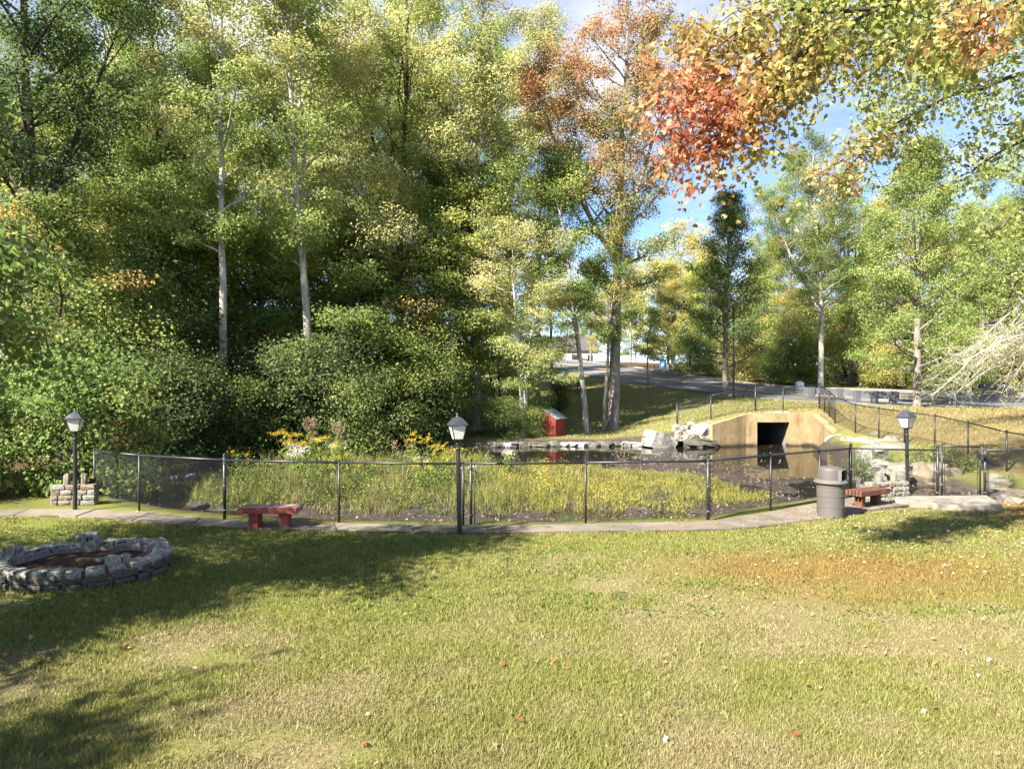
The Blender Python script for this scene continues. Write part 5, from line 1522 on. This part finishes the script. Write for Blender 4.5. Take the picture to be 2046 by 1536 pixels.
house(at(560, 88), 90, 16, 9, 3.4, R(-8), 'pale house glimpsed low through the wood', M_SIDING)

# plaque on the fence behind the bin
M_PLQ = surf('plaque_brown', [(.3, (.06, .045, .03)), (.7, (.11, .085, .055))], 6, .7, .3, .1, 30)
M_PLQ2 = surf('plaque_olive', [(.3, (.24, .20, .08)), (.7, (.34, .28, .12))], 5, .7, .3, .1, 30)
A_, B_ = Vector((7.75, 17.2, 0)), Vector((8.98, 18.1, 0))
pc = A_.lerp(B_, .30); rzp = math.atan2(B_.y - A_.y, B_.x - A_.x)
pq = empty('fence_plaque', (pc.x, pc.y, .82), rzp, 'brown framed plaque hanging on the fence above the litter bin', 'sign')
mb = MB(); mb.box((-.125, -.045, 0), (.125, -.022, .38)); mb.build('backboard', M_PLQ, pq)
for r in range(3):
    for c, (xa, xb) in enumerate(((-.10, -.045), (-.033, .10))):
        mb = MB(); mb.box((xa, -.052, .03 + r * .11), (xb, -.0455, .125 + r * .11)); mb.build('panel', M_PLQ2, pq)

# ------------------------------------------------------------------ grass
def grass_material(name, greens, dry, rust, trans=.3):
    m, N, L, b = new_mat(name, .6, .25)
    def A(n):
        a = N.new('ShaderNodeAttribute'); a.attribute_name = n; return a.outputs['Fac']
    def rm(st):
        r = ramp(N, [(i / (len(st) - 1), c) for i, c in enumerate(st)]); L.new(A('rnd'), r.inputs['Fac']); return r.outputs['Color']
    def mix(f, a, c):
        x = N.new('ShaderNodeMix'); x.data_type = 'RGBA'; L.new(f, x.inputs['Factor']); L.new(a, x.inputs['A']); L.new(c, x.inputs['B']); return x.outputs['Result']
    c = mix(A('dry'), rm(greens), rm(dry)); c = mix(A('rust'), c, rm(rust))
    L.new(c, b.inputs['Base Color'])
    t = N.new('ShaderNodeBsdfTranslucent'); L.new(c, t.inputs['Color'])
    ms = N.new('ShaderNodeMixShader'); ms.inputs[0].default_value = trans
    L.new(b.outputs[0], ms.inputs[1]); L.new(t.outputs[0], ms.inputs[2]); L.new(ms.outputs[0], N['Material Output'].inputs['Surface'])
    return m
M_GRASS = grass_material('lawn_grass', [(.12, .132, .028), (.195, .205, .05), (.285, .29, .09)], [(.17, .145, .068), (.27, .23, .115), (.39, .34, .20)], [(.14, .09, .026), (.225, .15, .045), (.33, .24, .085)])
M_SEDGE = grass_material('marsh_sedge', [(.09, .125, .03), (.165, .20, .05), (.27, .295, .085)], [(.19, .14, .07), (.30, .23, .12), (.40, .33, .19)], [(.22, .22, .035), (.34, .325, .055), (.45, .42, .10)], .4)

def blades1(name, rng, x, y, h, w, dry, rust, m, z=None, lean=.6):
    n = len(x)
    z = height(x, y) if z is None else z
    a = rng.uniform(0, 6.283, n); la = rng.uniform(0, 6.283, n); ll = np.abs(rng.normal(0, lean, n)) * h
    ox, oy = np.cos(a) * w / 2, np.sin(a) * w / 2
    v = np.stack([np.stack([x - ox, y - oy, z - .005], -1), np.stack([x + ox, y + oy, z - .005], -1), np.stack([x + np.cos(la) * ll, y + np.sin(la) * ll, z + h], -1)], 1).reshape(-1, 3)
    f = np.arange(3 * n).reshape(n, 3)
    me = np_mesh(name, v, f, {'dry': np.repeat(dry, 3), 'rust': np.repeat(rust, 3), 'rnd': np.repeat(rng.uniform(0, 1, n), 3)})
    return link(name, me, m)

def blades3(name, rng, x, y, z, h, w, bend, dry, rust, m, parent=None):
    n = len(x)
    a = rng.uniform(0, 6.283, n); la = rng.uniform(0, 6.283, n); bd = np.abs(rng.normal(0, bend, n)) * h
    ox, oy = np.cos(a) * w / 2, np.sin(a) * w / 2
    cx_, cy_ = np.cos(la) * bd, np.sin(la) * bd
    V = lambda sx, fx, fz: np.stack([x + sx * ox + cx_ * fx, y + sx * oy + cy_ * fx, z + h * fz], -1)
    v = np.stack([V(-1, 0, -.02), V(1, 0, -.02), V(.8, .28, .58), V(-.8, .28, .58), V(0, 1.0, 1.0 - .0)], 1)
    v[:, 4, 2] -= bd * .35
    v = v.reshape(-1, 3)
    f = np.array([(0, 1, 2), (0, 2, 3), (3, 2, 4)])
    f = (f[None] + (np.arange(n) * 5)[:, None, None]).reshape(-1, 3)
    me = np_mesh(name, v, f, {'dry': np.repeat(dry, 5), 'rust': np.repeat(rust, 5), 'rnd': np.repeat(rng.uniform(0, 1, n), 5)})
    return link(name, me, m, parent)

rng = np.random.default_rng(99)
# lawn, denser towards the camera; kept off the path, the ring and the slab
n = 500000
u = rng.uniform(0, 1, n)
Yl = 4.3 * (19.5 / 4.3) ** (u ** 1.12)
Xl = rng.uniform(-1, 1, n) * (Yl * .80 + .6)
pathpoly = [(p.x, p.y) for p in PATH_L] + [(p.x, p.y) for p in reversed(PATH_R)]
edge = np.interp(Xl, [p.x for p in PATH_R], [p.y for p in PATH_R])
ok = (Yl < edge + .06 * rng.normal(0, 1, n)) | (Xl > 9.9)
ok &= ~((Xl > 12.2) & (Yl > 16.6 + rng.normal(0, .25, n))) & (Yl < 17.3)
ok &= poly_sd(Xl, Yl, pts) < -.02
ok &= (((Xl - cxr) / (RX + .04)) ** 2 + ((Yl - cyr) / (RY + .04)) ** 2) > 1
dr = np.clip(lawn_dry(Xl, Yl) + rng.normal(0, .22, n), 0, 1); ru = np.clip(lawn_rust(Xl, Yl) + rng.normal(0, .2, n), 0, 1)
# worn patches carry fewer blades
worn = fbm(Xl * .8 + 5, Yl * 1.1, 71, 4)
ok &= rng.uniform(0, 1, n) > sstep(.60, .74, worn) * .85
k = np.where(ok)[0]
hgt = rng.uniform(.02, .055, len(k)) * (1.15 - .5 * dr[k]) * (.55 + 1.0 * fbm(Xl[k] * 3.5, Yl[k] * 3.5, 13, 3))
wid = .0045 + .0009 * Yl[k]
g = blades1('lawn_grass', rng, Xl[k], Yl[k], hgt, wid, dr[k], ru[k], M_GRASS, lean=.75)
tag(g, 'short mown lawn with green and straw coloured patches', 'grass', kind='stuff')
# clover and weeds in the shady part of the lawn: broad little leaves
n = 15000
Yc = rng.uniform(8.5, 15.2, n); Xc = rng.uniform(-1, 1, n) * (Yc * .8)
edge = np.interp(Xc, [p.x for p in PATH_R], [p.y for p in PATH_R])
cl = fbm(Xc * .9, Yc * 1.2, 81, 4)
ok = (Yc < edge - .02) & (cl > .50) & ((((Xc - cxr) / (RX + .05)) ** 2 + ((Yc - cyr) / (RY + .05)) ** 2) > 1) & (Xc < 7.5) & (rng.uniform(0, 1, n) > lawn_rust(Xc, Yc))
k = np.where(ok)[0]
cc = np.stack([Xc[k], Yc[k], height(Xc[k], Yc[k]) + .02], -1)
M_CLOVER = leaf_mat('clover', [(.06, .10, .02), (.10, .15, .03), (.16, .21, .05)], trans=.25, rough=.75, spec=.1)
lm = leaves_mesh('lawn_weeds', rng, cc, np.full(len(k), .05), rng.uniform(0, 1, len(k)), 2, .042, .35)
tag(link('lawn_weeds', lm, M_CLOVER), 'low clover growing in the shady lawn', 'weeds', kind='stuff')

# grass on the far banks
n = 90000
Yf = rng.uniform(19, 60, n); Xf = rng.uniform(-4, 30, n)
d_ = poly_sd(Xf, Yf, POND); w_ = poly_sd(Xf, Yf, WOOD)
rd = poly_sd(Xf, Yf, [(p.x, p.y) for p in ROAD_NEAR] + [(p.x, p.y) for p in reversed(ROAD_FAR)])
ok = (d_ < -.15) & (w_ < .3) & (rd < -.1) & ((Yf > 36.5) | (Xf > 14)) & (Yf < 62) & (np.abs(Xf / Yf) < .8) & (rng.uniform(0, 1, n) < 40 / Yf) & ~((Xf > 12.2) & (Xf < 16.4) & (Yf < 37.2))
k = np.where(ok)[0]
dr = np.where(Xf[k] > 14.5, np.where(Yf[k] < 38.5, .55 + .5 * fbm(Xf[k] * .5, Yf[k] * .7, 33, 4), .4), .2 + .35 * fbm(Xf[k] * .4, Yf[k] * .4, 91, 3)) + rng.normal(0, .15, len(k))
g = blades1('bank_grass', rng, Xf[k], Yf[k], rng.uniform(.04, .10, len(k)), .02 + .0009 * Yf[k], np.clip(dr, 0, 1), np.clip(lawn_rust(Xf[k], Yf[k]) * .8 + .62 * (Xf[k] > 15) * (Yf[k] < 38) * fbm(Xf[k], Yf[k], 44, 2), 0, 1), M_GRASS)
tag(g, 'mown grass on the banks across the pond', 'grass', kind='stuff')

# ------------------------------------------------------------------ marsh plants on the island
def island_pts(n, seed, f=None):
    r = np.random.default_rng(seed)
    x = r.uniform(-10, 7.5, n); y = r.uniform(16.3, 27, n)
    d = poly_sd(x, y, ISLAND) + 1.2 * (fbm(x * .9, y * .9, 15, 3) - .5)
    k = d > .15
    if f is not None: k &= f(x, y, r)
    return x[k], y[k]
# tussocks of sedge, each with its own height and colour
x, y = island_pts(1500, 1, lambda x, y, r: (r.uniform(0, 1, len(x)) < .25 + .75 * (fbm(x * .9, y * .9, 45, 3) > .48)))
x, y = x[:620], y[:620]
nt = len(x)
edge_ = sstep(-.2, 1.2, poly_sd(x, y, ISLAND))
th = (.22 + .5 * rng.uniform(0, 1, nt) ** 1.6) * (.45 + .55 * edge_) * np.clip(1.15 - .09 * (x + 2), .6, 1.7)
tyel = np.clip(.75 * sstep(-3.0, 1.5, x + 2.5 * (fbm(x, y, 19, 3) - .5)) * sstep(24, 20, y) + rng.normal(0, .25, nt), 0, 1)
tdry = np.clip(.20 + 2.2 * (fbm(x * .7, y * .7, 29, 3) - .45) + rng.normal(0, .25, nt), 0, 1)
nb_ = 44
xs = np.repeat(x, nb_) + rng.normal(0, .11, nt * nb_); ys = np.repeat(y, nb_) + rng.normal(0, .11, nt * nb_)
sed = blades3('marsh_sedge', rng, xs, ys, height(xs, ys), np.repeat(th, nb_) * rng.uniform(.45, 1.25, len(xs)), np.full(len(xs), .013), .7, np.clip(np.repeat(tdry, nb_) + rng.normal(0, .2, len(xs)), 0, 1), np.clip(np.repeat(tyel, nb_) + rng.normal(0, .2, len(xs)), 0, 1), M_SEDGE)
tag(sed, 'tussocks of yellow green sedge on the marshy island', 'grass', kind='stuff')
# low grass between the tussocks
x, y = island_pts(34000, 3)
lo_ = fbm(x * 1.4, y * 1.4, 85, 3)
yy_ = np.clip(.6 * sstep(-2, 2, x) + .9 * (lo_ - .5) + rng.normal(0, .25, len(x)), 0, 1)
sed2 = blades3('marsh_grass', rng, x, y, height(x, y), rng.uniform(.06, .30, len(x)) * (.5 + lo_), np.full(len(x), .013), .8, np.clip(.3 + 1.6 * (fbm(x * .6, y * .6, 25, 3) - .5) + rng.normal(0, .25, len(x)), 0, 1), yy_, M_SEDGE)
tag(sed2, 'low marsh grass between the sedge tussocks', 'grass', kind='stuff')
# broad leaved weeds through it, taller towards the left
x, y = island_pts(11000, 2, lambda x, y, r: r.uniform(0, 1, len(x)) < .25 + .75 * (fbm(x * .8, y * .8, 55, 3) > .52))
mound = fbm(x * .9, y * .9, 35, 3)
cc = np.stack([x, y, height(x, y) + rng.uniform(.02, 1.0, len(x)) * (.14 + 1.15 * np.clip((2.5 - x) / 8, 0, 1)) * sstep(.30, .72, mound) * 1.15 * sstep(-.1, 1.2, poly_sd(x, y, ISLAND)) + .03], -1)
ylw = np.clip(.15 + .6 * sstep(-2.5, 1.5, x) + 1.2 * (fbm(x * .6, y * .6, 95, 3) - .5) + rng.normal(0, .15, len(x)), 0, 1)
M_WEED = leaf_mat('marsh_weed_leaf', [(.07, .12, .02), (.13, .19, .035), (.23, .29, .06)], [(.30, .30, .04), (.42, .38, .06), (.44, .22, .06)], .35, .95, trans=.4)
lm = leaves_mesh('marsh_weeds', rng, cc, np.full(len(x), .15), rng.uniform(0, 1, len(x)), 8, .056, .9, autv=ylw)
tag(link('marsh_weeds', lm, M_WEED), 'leafy yellowing weeds growing through the island sedge', 'weeds', kind='stuff')

M_STEM = surf('plant_stem', [(.3, (.09, .11, .03)), (.7, (.17, .18, .06))], 6, .8, .2, 0)
M_GOLD = leaf_mat('goldenrod_flower', [(.50, .34, .02), (.66, .46, .03), (.72, .54, .06)], trans=.3)
M_WHITEF = leaf_mat('white_aster_flower', [(.48, .46, .36), (.62, .60, .52), (.70, .68, .62)], trans=.3)
M_PLUME = leaf_mat('brown_plume', [(.17, .12, .08), (.25, .18, .125), (.33, .25, .18)], trans=.3)
def plant_mesh(name, seed, nst, hgt, spread, head, nflow, fsize, hs, nl=10, lsize=.10):
    rg = np.random.default_rng(seed); W = Wood(); cf, cr_, cl_, lr_ = [], [], [], []
    for i in range(nst):
        a = rg.uniform(0, 6.28); d = np.array([math.cos(a) * spread, math.sin(a) * spread, 1]); d /= np.linalg.norm(d)
        st = curve_branch(rg, (rg.normal(0, .12), rg.normal(0, .12), -.05), d, hgt * rg.uniform(.75, 1.1), 6, -.1, .06)
        W.tube(st, np.linspace(.008, .004, 6), 4)
        for j in range(nl):
            t = rg.uniform(.15, .9) * 5; q = int(t); cl_.append(st[q] * (1 - (t - q)) + st[min(q + 1, 5)] * (t - q)); lr_.append(.07)
        tip = st[-1]
        if head == 'spray':
            for j in range(7):
                b = curve_branch(rg, st[4] * .3 + tip * .7, np.array([rg.normal(0, .6), rg.normal(0, .6), .8]), hs * rg.uniform(.6, 1.3), 4, -.9, .12)
                W.tube(b, np.linspace(.003, .002, 4), 3)
                for p in (b[1], b[2], b[3]): cf.append(p); cr_.append(.045)
        elif head == 'flat':
            for j in range(10): cf.append(tip + np.array([rg.normal(0, hs), rg.normal(0, hs), rg.normal(0, hs * .3)])); cr_.append(.05)
        else:
            for j in range(12):
                t = rg.uniform(0, 1); cf.append(tip + np.array([rg.normal(0, hs * .22 * (1.2 - t)), rg.normal(0, hs * .22 * (1.2 - t)), -hs * .2 + hs * t])); cr_.append(.05)
    fm = leaves_mesh(name + '_flowers', rg, np.array(cf), np.array(cr_), rg.uniform(0, 1, len(cf)), nflow, fsize, .8, autv=np.zeros(len(cf)))
    lm = leaves_mesh(name + '_leaves', rg, np.array(cl_), np.array(lr_), rg.uniform(0, 1, len(cl_)), 3, lsize, .8, autv=rg.uniform(.0, .6, len(cl_)))
    return W.mesh(name + '_stems'), lm, fm
PV = {'gold': plant_mesh('gold', 1, 8, 1.55, .26, 'spray', 6, .022, .20), 'gold2': plant_mesh('gold2', 2, 6, 1.7, .34, 'spray', 6, .022, .24),
      'aster': plant_mesh('aster', 3, 12, 1.2, .28, 'flat', 6, .028, .09), 'plume': plant_mesh('plume', 4, 6, 1.65, .12, 'plume', 12, .036, .30)}
def plant(v, px, Y, s, m, label, name, grp):
    x = at(px, Y); o = empty(name, (x, Y, H(x, Y)), px * .7, label, 'plant', grp); o.scale = (s, s, s)
    a, b, c = PV[v]
    link('stems', a, M_STEM, o); link('leaves', b, M_WEED, o); tag(link('flowers', c, m, o), kind='stuff')
GG = 'goldenrod on the marshy island'
for v, px, Y, s, lb in [('gold', 577, 21.0, 1.08, 'tall goldenrod left of the first brown plume'), ('gold', 650, 20.6, .95, 'goldenrod between the two brown plumes'), ('gold2', 690, 19.5, .74, 'low goldenrod close above the fence rail'),
                        ('gold2', 868, 19.5, 1.05, 'goldenrod arching just left of the middle lamp'), ('gold2', 885, 20.5, .86, 'goldenrod behind the middle lamp pole'), ('gold2', 500, 20.0, .72, 'small goldenrod at the left end of the island'), ('gold', 845, 19.0, .66, 'short goldenrod left of the middle lamp')]:
    plant(v, px, Y, s, M_GOLD, lb, 'goldenrod', GG)
for px, Y, s, lb in [(598, 20.4, 1.02, 'white flowered aster below the tall goldenrod'), (665, 21.5, 1.02, 'white flowered aster behind the goldenrod'), (845, 20.4, .72, 'low white aster left of the middle lamp'), (1015, 21.8, .72, 'white aster right of the middle lamp'), (945, 20.5, .62, 'small pale aster beside the middle lamp')]:
    plant('aster', px, Y, s, M_WHITEF, lb, 'white_aster', 'white asters on the marshy island')
for px, Y, s, lb in [(628, 21.3, 1.05, 'left brown plume reed above the island'), (682, 20.6, .98, 'right brown plume reed above the island'), (805, 20.4, .72, 'short reddish plume reed left of the middle lamp'), (560, 19.0, .55, 'short brown plume at the left of the island'), (735, 19.4, .6, 'short brown plume behind the fence rail')]:
    plant('plume', px, Y, s, M_PLUME, lb, 'plume_reed', 'plume reeds on the marshy island')
# weeds on the right bank
wd = [(1722, 22.5, .55, 'green weeds beside the fence end post'), (1765, 23.6, .50, 'green weeds around the rounded boulder'), (1835, 24.0, .52, 'yellow green weeds above the big pale boulder'), (1875, 24.3, .45, 'yellow green weeds behind the left gate post'), (1905, 23.6, .5, 'green weeds seen through the gate'), (2008, 19.5, .38, 'small green weed at the stream mouth'), (1935, 22.6, .42, 'low weeds under the bank fence')]
TV['weed'] = tree_mesh('weed', 51, .75, .010, .05, .62, 'round', 11, 1100, .085, rise=(5, 60), up=.2, stems=3, spray=.20, sub=(2, 4), flat=.7)
for i, (px, Y, s, lb) in enumerate(wd):
    tree('weed_clump', 'weed', at(px, Y), Y, 'bush' if i in (0, 1, 4, 5) else 'lite', lb, 'weeds', 'weeds on the right bank', s * 1.15, rz=i * 1.7, bk=B_DARK, crown='foliage', stem='stems', z=max(H(at(px, Y), Y), -.1))

# ------------------------------------------------------------------ fallen leaves
def fallen(name, x, y, z, size, m, label, seed):
    r = np.random.default_rng(seed)
    n = len(x)
    a = r.uniform(0, 6.283, n); s = size * r.uniform(.6, 1.3, n); tl = r.normal(0, .35, (n, 2))
    sh = np.array([(0, -.5, 0), (.28, -.25, .08), (.5, .1, .16), (.2, .22, .1), (0, .6, 0), (-.2, .22, .1), (-.5, .1, .16), (-.28, -.25, .08)])
    X = sh[None, :, 0] * np.cos(a)[:, None] - sh[None, :, 1] * np.sin(a)[:, None]; Y = sh[None, :, 0] * np.sin(a)[:, None] + sh[None, :, 1] * np.cos(a)[:, None]
    Z = sh[None, :, 2] * r.uniform(-.3, 1.6, n)[:, None] + X * tl[:, :1] + Y * tl[:, 1:]
    v = np.stack([x[:, None] + X * s[:, None], y[:, None] + Y * s[:, None], z[:, None] + Z * s[:, None] + .012], -1).reshape(-1, 3)
    fc = np.array([(0, 1, 2, 3), (0, 3, 4, 5), (0, 5, 6, 7)])
    f = (fc[None] + (np.arange(n) * 8)[:, None, None]).reshape(-1, 4)
    rn = r.uniform(0, 1, n)
    me = np_mesh(name, v, f, {'rnd': np.repeat(rn, 8), 'clu': np.repeat(r.uniform(0, 1, n), 8), 'aut': np.repeat(rn, 8)})
    return tag(link(name, me, m), label, 'leaves', kind='stuff')
M_FALL = leaf_mat('fallen_leaf', [(.17, .08, .04), (.24, .15, .08), (.31, .22, .14), (.40, .33, .25)], trans=.1)
M_FALLR = leaf_mat('fallen_red_leaf', [(.20, .03, .025), (.32, .07, .04), (.40, .20, .10)], trans=.1)
n = 15000
x = rng.uniform(-10, 14, n); y = rng.uniform(4.5, 17, n)
w = .02 + .95 * sstep(2, 8, x) * sstep(9.0, 13, y) + .06 * sstep(-1, 5, x) + .5 * sstep(6, 9, x) * sstep(7, 10, y)
edge = np.interp(x, [p.x for p in PATH_L], [p.y for p in PATH_L])
k = (rng.uniform(0, 1, n) < w) & ((y < edge) | (x > 9.5)) & (np.abs(x) < y * .8) & (poly_sd(x, y, pts) < 0.1)
zz = np.maximum(height(x[k], y[k]) + .02, np.where(poly_sd(x[k], y[k], pathpoly) > 0, .05, -9))
fallen('fallen_leaves', x[k], y[k], zz, .043, M_FALL, 'pale dry leaves scattered over the lawn by the bin', 5)
n = 80
x = rng.uniform(-8, 10, n); y = rng.uniform(4.6, 13.4, n); k = np.abs(x) < y * .8
fallen('fallen_leaves', x[k], y[k], height(x[k], y[k]) + .025, .05, M_FALLR, 'few red and brown leaves scattered over the lawn', 6)
# on the pond: afloat on the water and lying on the mud
n = 30000
x = rng.uniform(-10, 15, n); y = rng.uniform(15, 37, n)
dpo = poly_sd(x, y, POND)
w = .05 + .75 * sstep(-1.5, .8, poly_sd(x, y, MUDFLAT) + 2.4 * (fbm(x * .8, y * .8, 8, 3) - .5)) + .35 * sstep(18.2, 16.6, y) * sstep(-7, -3, x) + .5 * (x > 12.2) * (y < 22)
w *= (.35 + 1.2 * sstep(.42, .62, fbm(x * 1.6, y * 1.6, 23, 3)))
k = (dpo > .1) & (rng.uniform(0, 1, n) < w) & (poly_sd(x, y, ISLAND) < .5)
z_ = np.maximum(height(x[k], y[k]), WATER_Z - .008)
M_FLOAT = leaf_mat('floating_leaf', [(.10, .07, .055), (.18, .13, .10), (.27, .21, .18), (.40, .34, .31)], trans=.05)
fallen('floating_leaves', x[k], y[k], z_, .05, M_FLOAT, 'dry leaves afloat and stranded over the shallow pond', 8)

n_tri = 0
